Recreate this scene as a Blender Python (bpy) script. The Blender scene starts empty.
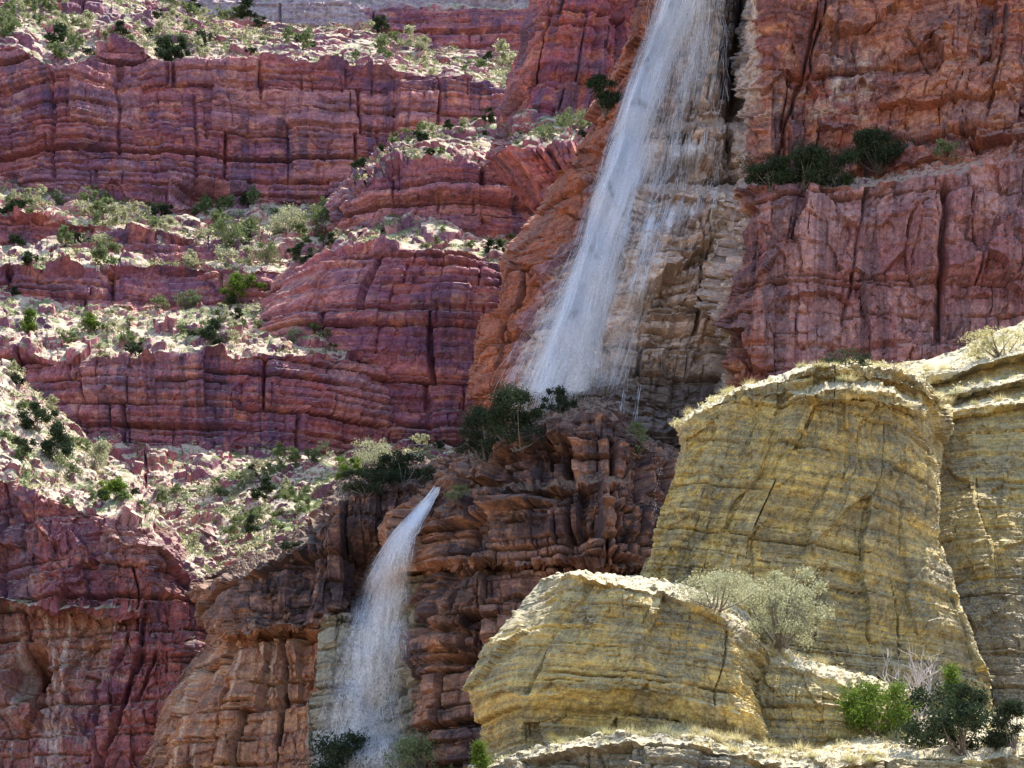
import bpy, math, random, time
import numpy as np
from mathutils import Vector, Matrix

T0 = time.time()
RES = 1.15            # pixels of the picture per mesh cell on the rock faces
F = 1980.0            # focal length in pixels at 1024 wide
PITCH = math.radians(22.0)
CP, SP = math.cos(PITCH), math.sin(PITCH)
S = bpy.context.scene
COL = S.collection
rng = np.random.default_rng(11)
random.seed(11)

# ------------------------------------------------------------------ camera, sky, sun
cam_d = bpy.data.cameras.new('camera')
cam = bpy.data.objects.new('camera', cam_d)
COL.objects.link(cam)
cam_d.sensor_width = 36.0
cam_d.lens = F / 1024.0 * 36.0
cam_d.clip_start, cam_d.clip_end = 0.5, 6000.0
cam.location = (0, 0, 0)
cam.rotation_euler = (math.radians(90) + PITCH, 0, 0)
S.camera = cam

SUN = Vector((0.31, 0.37, 0.875)).normalized()
w = bpy.data.worlds.new('World')
S.world = w
w.use_nodes = True
nt = w.node_tree
bg = nt.nodes['Background']
sky = nt.nodes.new('ShaderNodeTexSky')
sky.sky_type = 'NISHITA'
sky.sun_disc = False
sky.sun_elevation = math.asin(SUN.z)
sky.sun_rotation = math.atan2(SUN.x, SUN.y)
sky.air_density = 1.0
sky.dust_density = 1.0
sky.ozone_density = 1.0
nt.links.new(sky.outputs[0], bg.inputs[0])
bg.inputs[1].default_value = 0.14
sl = bpy.data.lights.new('sun', 'SUN')
sl.energy = 5.0
sl.angle = math.radians(0.5)
sl.color = (1.0, 0.94, 0.85)
so = bpy.data.objects.new('sun', sl)
so.rotation_euler = SUN.to_track_quat('Z', 'Y').to_euler()
so.location = SUN * 900
COL.objects.link(so)
S.view_settings.view_transform = 'Standard'
S.view_settings.look = 'None'
S.view_settings.exposure = 1.5
S.view_settings.gamma = 1.0
S.cycles.max_bounces = 6
S.cycles.diffuse_bounces = 4
S.cycles.transparent_max_bounces = 24
S.cycles.volume_bounces = 0

# ------------------------------------------------------------------ projection helpers
def unproj(px, py, D):
    a = (px - 512.0) / F
    b = (384.0 - py) / F
    t = D / (CP - b * SP)
    return np.stack([a * t, D + 0 * t, (SP + b * CP) * t], -1)

def proj(P):
    d = P[..., 1] * CP + P[..., 2] * SP
    return 512 + F * P[..., 0] / d, 384 - F * (-P[..., 1] * SP + P[..., 2] * CP) / d

# ------------------------------------------------------------------ noise
def hsh(ix, iy, seed=0):
    ix = ix.astype(np.int64); iy = iy.astype(np.int64)
    n = (ix * 374761393 + iy * 668265263 + seed * 1274126177) & 0xffffffff
    n = ((n ^ (n >> 13)) * 1274126177) & 0xffffffff
    n = ((n ^ (n >> 15)) * 2246822519) & 0xffffffff
    return ((n ^ (n >> 16)) & 0xffffff) / 16777216.0

def vn(x, y, seed=0):
    fx, fy = np.floor(x), np.floor(y)
    u, v = x - fx, y - fy
    u = u * u * u * (u * (u * 6 - 15) + 10); v = v * v * v * (v * (v * 6 - 15) + 10)
    a = hsh(fx, fy, seed); b = hsh(fx + 1, fy, seed); c = hsh(fx, fy + 1, seed); d = hsh(fx + 1, fy + 1, seed)
    return (a + (b - a) * u) * (1 - v) + (c + (d - c) * u) * v      # 0..1

def fbm(x, y, seed=0, octv=4, gain=0.5):
    r = 0; amp = 1.0; tot = 0
    for k in range(octv):
        r = r + amp * (vn(x, y, seed + k * 31) - 0.5) * 2
        tot += amp; amp *= gain
        x, y = x * 2.03 + 5.1, y * 2.03 + 1.7
    return r / tot                                               # -1..1

def ridged(x, y, seed=0, octv=3):
    r = 0; amp = 1.0; tot = 0
    for k in range(octv):
        n = 1 - np.abs(vn(x, y, seed + k * 17) * 2 - 1) * 2
        r = r + amp * n; tot += amp; amp *= 0.5
        x, y = x * 2.1 + 3.3, y * 2.1 + 7.7
    return r / tot

def worley(x, y, seed=0, jit=0.9, full=False):
    vx, vy, h1, h2 = np.zeros(x.shape), np.zeros(x.shape), np.zeros(x.shape), np.zeros(x.shape)
    fx, fy = np.floor(x), np.floor(y)
    f1 = np.full(x.shape, 9.0); f2 = np.full(x.shape, 9.0); cid = np.zeros(x.shape)
    for i in (-1, 0, 1):
        for j in (-1, 0, 1):
            cx, cy = fx + i, fy + j
            ox = cx + 0.5 + jit * (hsh(cx, cy, seed) - 0.5)
            oy = cy + 0.5 + jit * (hsh(cx, cy, seed + 1) - 0.5)
            d = np.hypot(x - ox, y - oy)
            h = hsh(cx, cy, seed + 2)
            near = d < f1
            if full:
                vx = np.where(near, x - ox, vx); vy = np.where(near, y - oy, vy)
                h1 = np.where(near, hsh(cx, cy, seed + 5), h1); h2 = np.where(near, hsh(cx, cy, seed + 6), h2)
            f2 = np.where(near, f1, np.minimum(f2, d))
            cid = np.where(near, h, cid)
            f1 = np.where(near, d, f1)
    if full: return f1, f2, cid, vx, vy, h1, h2
    return f1, f2, cid

def sstep(a, b, x):
    t = np.clip((x - a) / (b - a), 0, 1)
    return t * t * (3 - 2 * t)

# ------------------------------------------------------------------ object helpers
def set_props(o, label=None, cat=None, group=None, kind=None):
    if label: o['label'] = label
    if cat: o['category'] = cat
    if group: o['group'] = group
    if kind: o['kind'] = kind
    return o

def mesh_np(name, V, loops, starts, totals, mat=None, parent=None, smooth=False, attrs=None, mats=None):
    me = bpy.data.meshes.new(name)
    V = np.asarray(V, np.float32).reshape(-1, 3)
    me.vertices.add(len(V)); me.vertices.foreach_set('co', V.ravel())
    me.loops.add(len(loops)); me.loops.foreach_set('vertex_index', np.asarray(loops, np.int32))
    me.polygons.add(len(starts))
    me.polygons.foreach_set('loop_start', np.asarray(starts, np.int32))
    try:
        me.polygons.foreach_set('loop_total', np.asarray(totals, np.int32))
    except Exception:
        pass
    me.update(calc_edges=True)
    if smooth:
        me.polygons.foreach_set('use_smooth', np.ones(len(starts), bool))
    else:
        me.polygons.foreach_set('use_smooth', np.zeros(len(starts), bool))
    for k, (typ, arr) in (attrs or {}).items():
        at = me.attributes.new(k, typ, 'POINT')
        at.data.foreach_set('vector' if typ == 'FLOAT_VECTOR' else 'value', np.asarray(arr, np.float32).ravel())
    if mat: me.materials.append(mat)
    o = bpy.data.objects.new(name, me)
    COL.objects.link(o)
    if parent is not None: o.parent = parent
    return o

def quads(name, V, Q, **k):
    Q = np.asarray(Q, np.int32).reshape(-1, 4)
    n = len(Q)
    return mesh_np(name, V, Q.ravel(), np.arange(n) * 4, np.full(n, 4), **k)

def tris(name, V, Q, **k):
    Q = np.asarray(Q, np.int32).reshape(-1, 3)
    n = len(Q)
    return mesh_np(name, V, Q.ravel(), np.arange(n) * 3, np.full(n, 3), **k)

def hermite(xc, yc, x):
    """cubic through the control points, tangents limited so it never overshoots"""
    n = len(xc)
    h = np.diff(xc); d = np.diff(yc) / h
    m = np.zeros(n); m[0] = d[0]; m[-1] = d[-1]
    for i in range(1, n - 1):
        m[i] = 0 if d[i - 1] * d[i] <= 0 else 2 * d[i - 1] * d[i] / (d[i - 1] + d[i])
    k = np.clip(np.searchsorted(xc, x) - 1, 0, n - 2)
    t = (x - xc[k]) / h[k]
    return ((2*t**3 - 3*t**2 + 1) * yc[k] + (t**3 - 2*t**2 + t) * h[k] * m[k]
            + (-2*t**3 + 3*t**2) * yc[k+1] + (t**3 - t**2) * h[k] * m[k+1])

# ------------------------------------------------------------------ rock sheets
def rock_disp(st, s, t, zz, seed, mk):
    d = np.zeros(s.shape)
    for amp, L in st.get('big', ()):
        d += amp * fbm(s / L, t / L, seed + 3, 3)
    warp = st.get('warp', 0.5)
    zw0 = zz + warp * fbm(s / (st['warpL']), zz / (st['warpL'] * 1.5), seed + 5, 3)
    for (th, amp, gr, gw, lat) in st.get('beds', ()):
        zw = zw0 / th + 0.75 * vn(zw0 / th * 0.45, zw0 * 0 + 3.1, seed + 7)
        bid = np.floor(zw); f = zw - bid
        h = sstep(0.44, 0.56, vn(bid * 7.31 + 0.5, s / lat + bid * 3.7 + 0.35 * vn(s / lat * 3, t / lat * 3, seed + 6), seed + 9)) + 0.5 * hsh(bid, bid * 0, seed + 8) - 0.75
        e = np.minimum(f, 1 - f)
        bb = np.round(zw)
        g = 0.75 * (0.25 + hsh(bb, bb * 0 + 2, seed + 10)) * sstep(0.42, 0.72, vn(s / (lat * 0.8) + bb * 3.3, bb * 5.3, seed + 12))
        edge = sstep(0, 0.07, e)
        d += amp * h * (0.4 + 0.6 * edge) + amp * 0.25 * edge - gr * 2.2 * g * np.exp(-(e * th / gw) ** 2)
    blk = np.zeros(s.shape)
    for bi, (wd, hg, amp, gr, gw, curve) in enumerate(st.get('joints', ())):
        zw = zw0 / hg + 0.6 * vn(zw0 / hg * 0.5, zw0 * 0 + 9.3, seed + 20 + bi)
        bid = np.floor(zw); f = zw - bid
        sw = s / (wd * (0.55 + 0.9 * hsh(bid, bid * 0 + 4, seed + 21 + bi))) + 10 * hsh(bid, bid * 0, seed + 22 + bi)
        sw = sw + curve * fbm(s / wd * 0.8, t / wd * 0.8, seed + 23 + bi, 2)
        cid = np.floor(sw); fs = sw - cid
        hb = hsh(cid, bid, seed + 24 + bi)
        es = np.minimum(fs, 1 - fs) * wd; ez = np.minimum(f, 1 - f) * hg
        bs = np.round(sw)
        gs = sstep(0.5, 0.9, hsh(bs, bid, seed + 25 + bi)) * 1.2
        ha = hsh(cid, bid, seed + 27 + bi) - 0.5; hc = hsh(cid, bid, seed + 28 + bi) - 0.5
        d += amp * ((hb - 0.5) + 0.9 * ha * (fs - 0.5) + 0.7 * hc * (f - 0.5)) - gr * gs * np.exp(-(es / gw) ** 2) - gr * 0.5 * np.exp(-(ez / gw) ** 2)
        if bi == 0: blk = hb
    for (amp, fw, asp) in st.get('flutes', ()):
        sx = s + fw * 0.6 * fbm(s / (fw * 3), t / (fw * 5), seed + 32, 2)
        d += amp * ridged(sx / fw, t / (fw * asp), seed + 30, 3)
    for (amp, L, gr) in st.get('cells', ()):
        f1, f2, c = worley(s / L + 0.3 * fbm(s / L, t / L, seed + 40, 2), t / (L * 1.5), seed + 41)
        d += amp * (c - 0.5) * sstep(0, 0.25, f2 - f1) + amp * 0.4 * (0.6 - f1) - gr * np.exp(-((f2 - f1) / 0.08) ** 2)
    for fi, (amp, L, asp) in enumerate(st.get('facets', ())):
        f1, f2, c, vx, vy, h1, h2 = worley(s / L + 0.25 * fbm(s / L * 1.5, t / L * 1.5, seed + 44 + fi, 2), t / L * asp * 0.6 + 0.2 * fbm(s / L, t / L, seed + 47 + fi, 2), seed + 81 + 9 * fi, 1.0, True)
        d += amp * ((c - 0.5) * 0.9 + 1.5 * (h1 - 0.5) * vx + 1.5 * (h2 - 0.45) * vy)
    for amp, L in st.get('fine', ()):
        d += amp * fbm(s / L, t / (L * 0.7), seed + 50, 4, 0.6)
    return d, blk, zw0

def talus_disp(st, s, t, seed):
    d = np.zeros(s.shape)
    for amp, L in st.get('tbig', ()):
        d += amp * fbm(s / L, t / L, seed + 60, 3)
    for k, (r, amp, dens) in enumerate(st.get('boulders', ())):
        f1, f2, c = worley(s / r + 0.2 * vn(s / r * 3, t / r * 3, seed + 64), t / r, seed + 61 + 5 * k, 1.0)
        rad = 0.25 + 0.4 * c
        up = np.sqrt(np.clip(1 - (f1 / rad) ** 2, 0, 1)) * (0.35 + 0.65 * hsh(np.floor(c * 9999), np.floor(c * 0), seed + 63))
        up = np.minimum(up, 0.45 + 0.3 * c)
        d += amp * up * (c > 1 - dens)
    for amp, L in st.get('tfine', ()):
        d += amp * fbm(s / L, t / L, seed + 66, 3, 0.6)
    return d

BASES = {}
def rock(name, rows, st, mat, seed, extra=None, label=None, cat=None, group=None, kind='structure', res=None, wob=2.0, parent=None):
    """rows run from the top back of the rock down its face; each row is a list of (px, py, depth[, m1, m2]) sighted on the photograph,
    depth being the real distance in metres. The loft between them is broken into beds, joints, ledges and rubble in metres."""
    res = res or RES
    # walls that run out of the picture go on beyond it, and every rock goes on down into the ground
    if all(r[0][0] < -40 for r in rows): rows = [[(r[0][0] - 420,) + tuple(r[0][1:])] + list(r) for r in rows]
    if all(r[-1][0] > 1070 for r in rows): rows = [list(r) + [(r[-1][0] + 420,) + tuple(r[-1][1:])] for r in rows]
    nr, nc = len(rows), len(rows[0])
    R = np.zeros((nr, nc, 5))
    for i, r in enumerate(rows):
        assert len(r) == nc, (name, i, len(r), nc)
        for j, p in enumerate(r): R[i, j, :len(p)] = p
    dx = np.hypot(np.diff(R[..., 0], axis=1), np.diff(R[..., 1], axis=1) * 0.7) + np.abs(np.diff(R[..., 2], axis=1)) * 0.6
    cum = np.concatenate([[0], np.cumsum(dx.mean(0))])
    uc = cum / cum[-1]
    nu = int(cum[-1] / res) + 2
    u = np.linspace(0, 1, nu)
    mx = np.interp(u, uc, R[..., 0].mean(0))
    u = u[((mx > -45) & (mx < 1069)) | (np.arange(nu) % 5 == 0)]
    nu = len(u)
    RR = np.zeros((nr, nu, 5))
    for i in range(nr):
        for c in range(5):
            RR[i, :, c] = hermite(uc, R[i, :, c], u)
        x = RR[i, :, 0]
        z0 = x * 0
        RR[i, :, 1] += wob * (0.9 * fbm(x / 34, z0 + i * 9.7, seed + 70, 3) + 1.1 * (vn(np.floor(x / 9 + 2 * vn(x / 17, z0, seed)) * 3.7, z0 + i * 3.1, seed + 71) - 0.5))
        RR[i, :, 2] += RR[i, :, 2] * 0.0012 * wob * fbm(x / 28, z0 + i * 4.1, seed + 72, 3)
    # rows between, evenly spaced over the picture or the ground, whichever is finer
    vs = [RR[0:1]]
    pxm = RR[..., 2].mean() / F
    for i in range(nr - 1):
        A, B = RR[i], RR[i + 1]
        lp = np.abs(B[:, 1] - A[:, 1]).mean()
        lw = np.abs(B[:, 2] - A[:, 2]).mean() / pxm
        n = max(2, int(max(lp / res, min(lw / (res * 2.0), 110))))
        f = (np.arange(1, n + 1) / n)[:, None, None]
        vs.append(A[None] * (1 - f) + B[None] * f)
    G = np.concatenate(vs, 0)
    px, py, D = G[..., 0], G[..., 1], G[..., 2]
    P = unproj(px, py, D)
    low = P[-1].copy(); low[:, 2] = -6.0
    f = np.linspace(0, 1, 26)[1:, None, None]
    P = np.concatenate([P, P[-1:] * (1 - f) + low[None] * f], 0)
    rep = lambda A: np.concatenate([A, np.repeat(A[-1:], 25, 0)], 0)
    G = rep(G); px = rep(px); py = rep(py); D = rep(D)
    # smooth base normals
    du = np.gradient(P, axis=1); dv = np.gradient(P, axis=0)
    N = np.cross(du, dv)
    N /= np.linalg.norm(N, axis=-1, keepdims=True) + 1e-9
    flip = np.sign((N * P).sum(-1).mean())
    if flip > 0: N = -N
    L = np.linalg.norm(np.diff(P, axis=1), axis=-1).sum(1).mean()
    s = np.broadcast_to((u * L)[None], px.shape)
    tl = np.concatenate([[0], np.cumsum(np.linalg.norm(np.diff(P, axis=0), axis=-1).mean(1))])
    t = np.broadcast_to(tl[:, None], px.shape)
    zz = P[..., 2] + st.get('dip', 0) * s
    hz = np.hypot(N[..., 0], N[..., 1])
    steep = sstep(0.70, 0.88, hz)
    d, blk, zw = rock_disp(st, s, t, zz, seed, None)
    if extra is not None: d = d + extra(px, py, s, t)
    dt = talus_disp(st, s, t, seed)
    H = N.copy(); H[..., 2] *= 0.3
    H /= np.linalg.norm(H, axis=-1, keepdims=True) + 1e-9
    P = P + H * (d * steep)[..., None] + N * (dt * (1 - steep))[..., None]
    nv = P.shape[0]
    idx = np.arange(nv * nu).reshape(nv, nu)
    Q = np.stack([idx[:-1, :-1], idx[1:, :-1], idx[1:, 1:], idx[:-1, 1:]], -1).reshape(-1, 4)
    if flip > 0: Q = Q[:, ::-1]
    o = quads(name, P, Q, mat=mat, parent=parent, attrs={
        'rk': ('FLOAT_VECTOR', np.stack([s, zw, t], -1)),
        'mk': ('FLOAT_VECTOR', np.stack([G[..., 3], G[..., 4], blk], -1)),
        'steep': ('FLOAT', steep)})
    set_props(o, label, cat, group, kind)
    BASES[o.name] = (P, steep, px, py)
    return o
# ------------------------------------------------------------------ materials
class NT:
    def __init__(self, name):
        self.m = bpy.data.materials.new(name); self.m.use_nodes = True
        self.t = self.m.node_tree; self.t.nodes.clear()
        self.out = self.n('ShaderNodeOutputMaterial')
    def n(self, typ, **k):
        x = self.t.nodes.new(typ)
        for a, b in k.items(): setattr(x, a, b)
        return x
    def l(self, a, b): self.t.links.new(a, b)
    def set(self, sock, v):
        if isinstance(v, bpy.types.NodeSocket): self.l(v, sock)
        elif isinstance(v, (tuple, list)): sock.default_value = tuple(v) + ((1,) if len(v) == 3 and len(sock.default_value) == 4 else ())
        else: sock.default_value = v
    def math(self, op, a, b=0.0, c=None):
        x = self.n('ShaderNodeMath', operation=op)
        self.set(x.inputs[0], a); self.set(x.inputs[1], b)
        if c is not None: self.set(x.inputs[2], c)
        return x.outputs[0]
    def ss(self, v, a, b):
        x = self.n('ShaderNodeMapRange', interpolation_type='SMOOTHSTEP')
        self.set(x.inputs['Value'], v); x.inputs['From Min'].default_value = a; x.inputs['From Max'].default_value = b
        return x.outputs[0]
    def mix(self, f, a, b, mode='MIX'):
        x = self.n('ShaderNodeMix', data_type='RGBA', blend_type=mode)
        self.set(x.inputs[0], f); self.set(x.inputs[6], a); self.set(x.inputs[7], b)
        return x.outputs[2]
    def vmul(self, v, k):
        x = self.n('ShaderNodeVectorMath', operation='MULTIPLY')
        self.set(x.inputs[0], v); x.inputs[1].default_value = k
        return x.outputs[0]
    def vadd(self, v, k):
        x = self.n('ShaderNodeVectorMath', operation='ADD')
        self.set(x.inputs[0], v); self.set(x.inputs[1], k)
        return x.outputs[0]
    def noise(self, v, scale, detail=4, rough=0.55, dist=0.0):
        x = self.n('ShaderNodeTexNoise')
        self.set(x.inputs['Vector'], v); x.inputs['Scale'].default_value = scale
        x.inputs['Detail'].default_value = detail; x.inputs['Roughness'].default_value = rough
        x.inputs['Distortion'].default_value = dist
        return x.outputs['Fac']
    def attr(self, name):
        return self.n('ShaderNodeAttribute', attribute_name=name)
    def sep(self, v):
        x = self.n('ShaderNodeSeparateXYZ'); self.set(x.inputs[0], v); return x.outputs

def rock_mat(name, c1, c2, c3, varnish, pale, dust, alt=None, alt2=None, alt3=None, k=1.0, varn=0.6, bedk=1.0, bedamt=0.5, spall=0.4, streak=1.0,
             dust_green=None, palet=0.62, bump=0.25, alt_edge=0.16, dusty=1.0, tint2=None, band=None, vst=1.0):
    """c1..c3: the rock's own colours; varnish: dark mineral streaks; pale: fresh scars and lime streaks; dust: soil on the ledges.
    alt / alt2: other rock where the sighted masks say so. k: metres of the largest patch are about 12 / k."""
    T = NT(name)
    rk = T.attr('rk').outputs['Vector']
    mk = T.sep(T.attr('mk').outputs['Vector'])
    pos = T.n('ShaderNodeNewGeometry').outputs['Position']
    n1 = T.noise(T.vmul(rk, (0.13 * k, 0.2 * k, 0.02 * k)), 1.0, 8, 0.68, 0.6)
    n2 = T.noise(T.vadd(T.vmul(rk, (0.4 * k, 0.7 * k, 0.05 * k)), (7, 3, 1)), 1.0, 8, 0.70, 0.4)
    col = T.mix(T.ss(n1, 0.44, 0.56), c1, c2)
    col = T.mix(T.ss(n2, 0.50, 0.62), col, c3)
    # block-to-block tone
    col = T.mix(T.math('MULTIPLY', T.ss(mk[2], 0.55, 1.0), spall), col, pale if tint2 is None else tint2)
    # bed-to-bed tone
    bed = T.noise(T.vmul(rk, (0.015 * k, 0.9 * bedk * k, 0.0)), 1.0, 6, 0.7, 0.15)
    col = T.mix(bedamt, col, T.mix(T.ss(bed, 0.33, 0.67), (0.25, 0.22, 0.24), (0.95, 0.9, 0.86)), 'OVERLAY')
    if band:
        b2 = T.noise(T.vadd(T.vmul(rk, (0.035 * k, 1.5 * bedk * k, 0.0)), (2, 8, 0)), 1.0, 7, 0.72, 0.25)
        col = T.mix(T.math('MULTIPLY', T.ss(b2, 0.50, 0.60), 0.55), col, band[0])
        b3 = T.noise(T.vadd(T.vmul(rk, (0.06 * k, 4.0 * bedk * k, 0.0)), (9, 1, 0)), 1.0, 5, 0.7, 0.2)
        col = T.mix(T.math('MULTIPLY', T.ss(b3, 0.60, 0.68), 0.75), col, band[1])
    # dark mineral varnish running down
    st = T.noise(T.vmul(rk, (0.55 * k * streak, 0.03 * k, 0.0)), 1.0, 5, 0.65, 0.8)
    stm = T.noise(T.vadd(T.vmul(rk, (0.06 * k, 0.09 * k, 0.0)), (3, 9, 0)), 1.0, 4, 0.6, 0.3)
    vm = T.math('MULTIPLY', T.ss(st, 0.46, 0.58), T.ss(stm, 0.42, 0.58))
    vm2 = T.ss(T.noise(T.vadd(T.vmul(rk, (0.22 * k / vst, 0.4 * k * vst, 0.0)), (1, 5, 2)), 1.0, 8, 0.72, 0.7), 0.54, 0.60)
    vm = T.math('MAXIMUM', vm, T.math('MULTIPLY', vm2, 0.7))
    col = T.mix(T.math('MULTIPLY', vm, varn), col, varnish)
    # pale lime streaks and scars
    ps = T.noise(T.vadd(T.vmul(rk, (0.9 * k * streak, 0.05 * k, 0.0)), (13, 2, 0)), 1.0, 4, 0.6, 0.5)
    pm = T.noise(T.vadd(T.vmul(rk, (0.12 * k, 0.16 * k, 0.0)), (5, 21, 0)), 1.0, 5, 0.65, 0.3)
    pf = T.math('MULTIPLY', T.ss(pm, palet - 0.06, palet + 0.06), T.math('MULTIPLY_ADD', T.ss(ps, 0.4, 0.65), 0.7, 0.3))
    col = T.mix(T.math('MULTIPLY', pf, 0.75), col, pale)
    edge = T.math('MULTIPLY', T.math('SUBTRACT', n2, 0.5), alt_edge * 8)
    if alt:
        ab = T.noise(T.vadd(T.vmul(rk, (0.07 * k, 0.6 * k, 0.0)), (4, 4, 0)), 1.0, 7, 0.68, 0.4)
        ca = T.mix(T.ss(T.math('ADD', T.math('MULTIPLY', n2, 0.4), T.math('MULTIPLY', ab, 0.6)), 0.45, 0.55), alt[0], alt[1])
        ca = T.mix(T.math('MULTIPLY', T.ss(ab, 0.56, 0.66), 0.7), ca, alt[2] if len(alt) > 2 else alt[1])
        if len(alt) > 2: ca = T.mix(T.math('MULTIPLY', T.ss(st, 0.49, 0.62), 0.35), ca, alt[2])
        if len(alt) > 3: ca = T.mix(T.math('MULTIPLY', T.ss(ps, 0.52, 0.66), 0.8), ca, alt[3])
        col = T.mix(T.ss(T.math('ADD', mk[0], edge), 0.35, 0.65), col, ca)
    if alt3:
        wet = T.mix(T.ss(n1, 0.4, 0.6), (0.13, 0.105, 0.10), (0.065, 0.055, 0.058))
        col = T.mix(T.math('MULTIPLY', T.ss(T.math('ADD', mk[0], T.math('MULTIPLY', edge, 0.7)), 1.2, 1.7), 0.9), col, wet)
    if alt2:
        cb = T.mix(T.ss(n1, 0.38, 0.62), alt2[0], alt2[1])
        if len(alt2) > 2: cb = T.mix(T.math('MULTIPLY', T.ss(st, 0.45, 0.6), 0.8), cb, alt2[2])
        col = T.mix(T.ss(T.math('ADD', mk[1], edge), 0.35, 0.65), col, cb)
    if alt3:
        cc = T.mix(T.ss(n2, 0.4, 0.6), alt3[0], alt3[1])  # orange left flank: warm reflected light put into the rock colour
        cc = T.mix(T.math('MULTIPLY', T.ss(st, 0.48, 0.62), 0.7), cc, alt3[2])
        col = T.mix(T.ss(T.math('ADD', T.math('MULTIPLY', mk[0], -1.0), edge), 0.3, 0.6), col, cc)
    # grain
    g1 = T.noise(pos, 2.2 * k, 6, 0.7)
    g2 = T.noise(pos, 9.0 * k, 5, 0.7)
    col = T.mix(0.75, col, T.mix(T.ss(g1, 0.3, 0.7), (0.28, 0.28, 0.3), (0.72, 0.72, 0.7)), 'OVERLAY')
    col = T.mix(0.65, col, T.mix(T.ss(g2, 0.3, 0.7), (0.3, 0.3, 0.3), (0.7, 0.7, 0.7)), 'OVERLAY')
    # soil and rubble on whatever lies flat
    nz = T.sep(T.n('ShaderNodeNewGeometry').outputs['Normal'])[2]
    sn = T.noise(pos, 0.35 * k, 6, 0.7)
    dcol = dust
    if dust_green:
        dcol = T.mix(T.ss(sn, 0.49, 0.57), dust, dust_green)
    dcol = T.mix(T.ss(g2, 0.35, 0.65), T.mix(0.35, dcol, (0.03, 0.03, 0.03)), dcol)
    stp = T.attr('steep').outputs['Fac']
    flat = T.math('MULTIPLY', T.math('SUBTRACT', 1.0, stp), T.math('MULTIPLY', T.ss(T.math('MULTIPLY_ADD', T.math('SUBTRACT', g1, 0.5), 0.9, nz), 0.25, 0.6), dusty))
    flat2 = T.math('MULTIPLY', T.ss(T.math('MULTIPLY_ADD', T.math('SUBTRACT', g1, 0.5), 0.5, nz), 0.55, 0.85), 0.55 * dusty)
    col = T.mix(T.math('MAXIMUM', flat, flat2), col, dcol)
    b = T.n('ShaderNodeBsdfPrincipled')
    T.l(col, b.inputs['Base Color'])
    b.inputs['Roughness'].default_value = 0.92
    b.inputs['Specular IOR Level'].default_value = 0.15
    bp = T.n('ShaderNodeBump')
    bp.inputs['Strength'].default_value = bump * 2
    bp.inputs['Distance'].default_value = 0.35 / k
    bn = T.math('ADD', T.math('MULTIPLY', g1, 0.7), T.math('MULTIPLY', T.noise(T.vmul(rk, (0.8 * k, 3.0 * k, 0.8 * k)), 1.0, 5, 0.7, 0.3), 0.6))
    T.l(bn, bp.inputs['Height'])
    T.l(bp.outputs[0], b.inputs['Normal'])
    T.l(b.outputs[0], T.out.inputs[0])
    return T.m

M = {}
M['far'] = rock_mat('red_sandstone', (0.315, 0.108, 0.118), (0.205, 0.080, 0.122), (0.40, 0.165, 0.14), (0.075, 0.052, 0.105), (0.56, 0.32, 0.30),
    (0.56, 0.44, 0.325), alt=((0.42, 0.33, 0.34), (0.34, 0.24, 0.27), (0.16, 0.12, 0.17)), k=0.42, varn=0.7, bedamt=0.5, spall=0.22, dust_green=(0.20, 0.23, 0.10), palet=0.66)
M['spur'] = rock_mat('orange_red_sandstone', (0.32, 0.088, 0.085), (0.21, 0.066, 0.10), (0.40, 0.14, 0.095), (0.11, 0.07, 0.11), (0.52, 0.25, 0.2),
    (0.56, 0.44, 0.325), k=0.5, varn=0.75, bedamt=0.5, spall=0.25, dust_green=(0.15, 0.18, 0.09), palet=0.66)
M['low'] = rock_mat('plum_sandstone', (0.25, 0.090, 0.095), (0.175, 0.066, 0.095), (0.31, 0.13, 0.11), (0.08, 0.053, 0.08), (0.52, 0.34, 0.30),
    (0.57, 0.455, 0.335), alt=((0.30, 0.15, 0.11), (0.24, 0.10, 0.085), (0.10, 0.07, 0.09), (0.5, 0.4, 0.36)), k=0.7, varn=0.7, bedamt=0.3, spall=0.2, dust_green=(0.20, 0.23, 0.10), palet=0.66)
M['main'] = rock_mat('red_limestone', (0.325, 0.113, 0.078), (0.20, 0.08, 0.076), (0.39, 0.165, 0.095), (0.075, 0.05, 0.065), (0.42, 0.25, 0.19),
    (0.40, 0.27, 0.2), alt=((0.55, 0.395, 0.32), (0.40, 0.30, 0.255), (0.085, 0.075, 0.07), (0.58, 0.50, 0.43)),
    alt2=((0.39, 0.215, 0.20), (0.27, 0.11, 0.115), (0.13, 0.075, 0.085)), alt3=((0.37, 0.125, 0.068), (0.265, 0.09, 0.06), (0.13, 0.058, 0.05)), k=0.9, varn=0.8, bedamt=0.3, spall=0.25, palet=0.64)
M['butt'] = rock_mat('dark_layered_rock', (0.15, 0.080, 0.066), (0.075, 0.051, 0.052), (0.25, 0.135, 0.09), (0.032, 0.026, 0.032), (0.38, 0.22, 0.15),
    (0.20, 0.14, 0.1), alt=((0.40, 0.195, 0.105), (0.29, 0.13, 0.085), (0.10, 0.06, 0.052), (0.46, 0.32, 0.23)),
    alt2=((0.30, 0.27, 0.20), (0.20, 0.18, 0.14), (0.07, 0.07, 0.06)), k=1.3, varn=0.75, bedamt=0.6, spall=0.5, palet=0.62, tint2=(0.34, 0.19, 0.13))
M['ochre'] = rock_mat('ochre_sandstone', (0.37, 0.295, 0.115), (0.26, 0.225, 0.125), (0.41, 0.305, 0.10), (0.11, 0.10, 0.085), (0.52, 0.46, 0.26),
    (0.58, 0.50, 0.34), alt=((0.26, 0.22, 0.15), (0.19, 0.165, 0.12), (0.09, 0.08, 0.065)), k=2.4, varn=0.38, bedamt=0.65, bedk=1.6, spall=0.10, streak=0.35, vst=2.2, band=((0.235, 0.21, 0.15), (0.10, 0.085, 0.06)), palet=0.66, bump=0.4)
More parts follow.
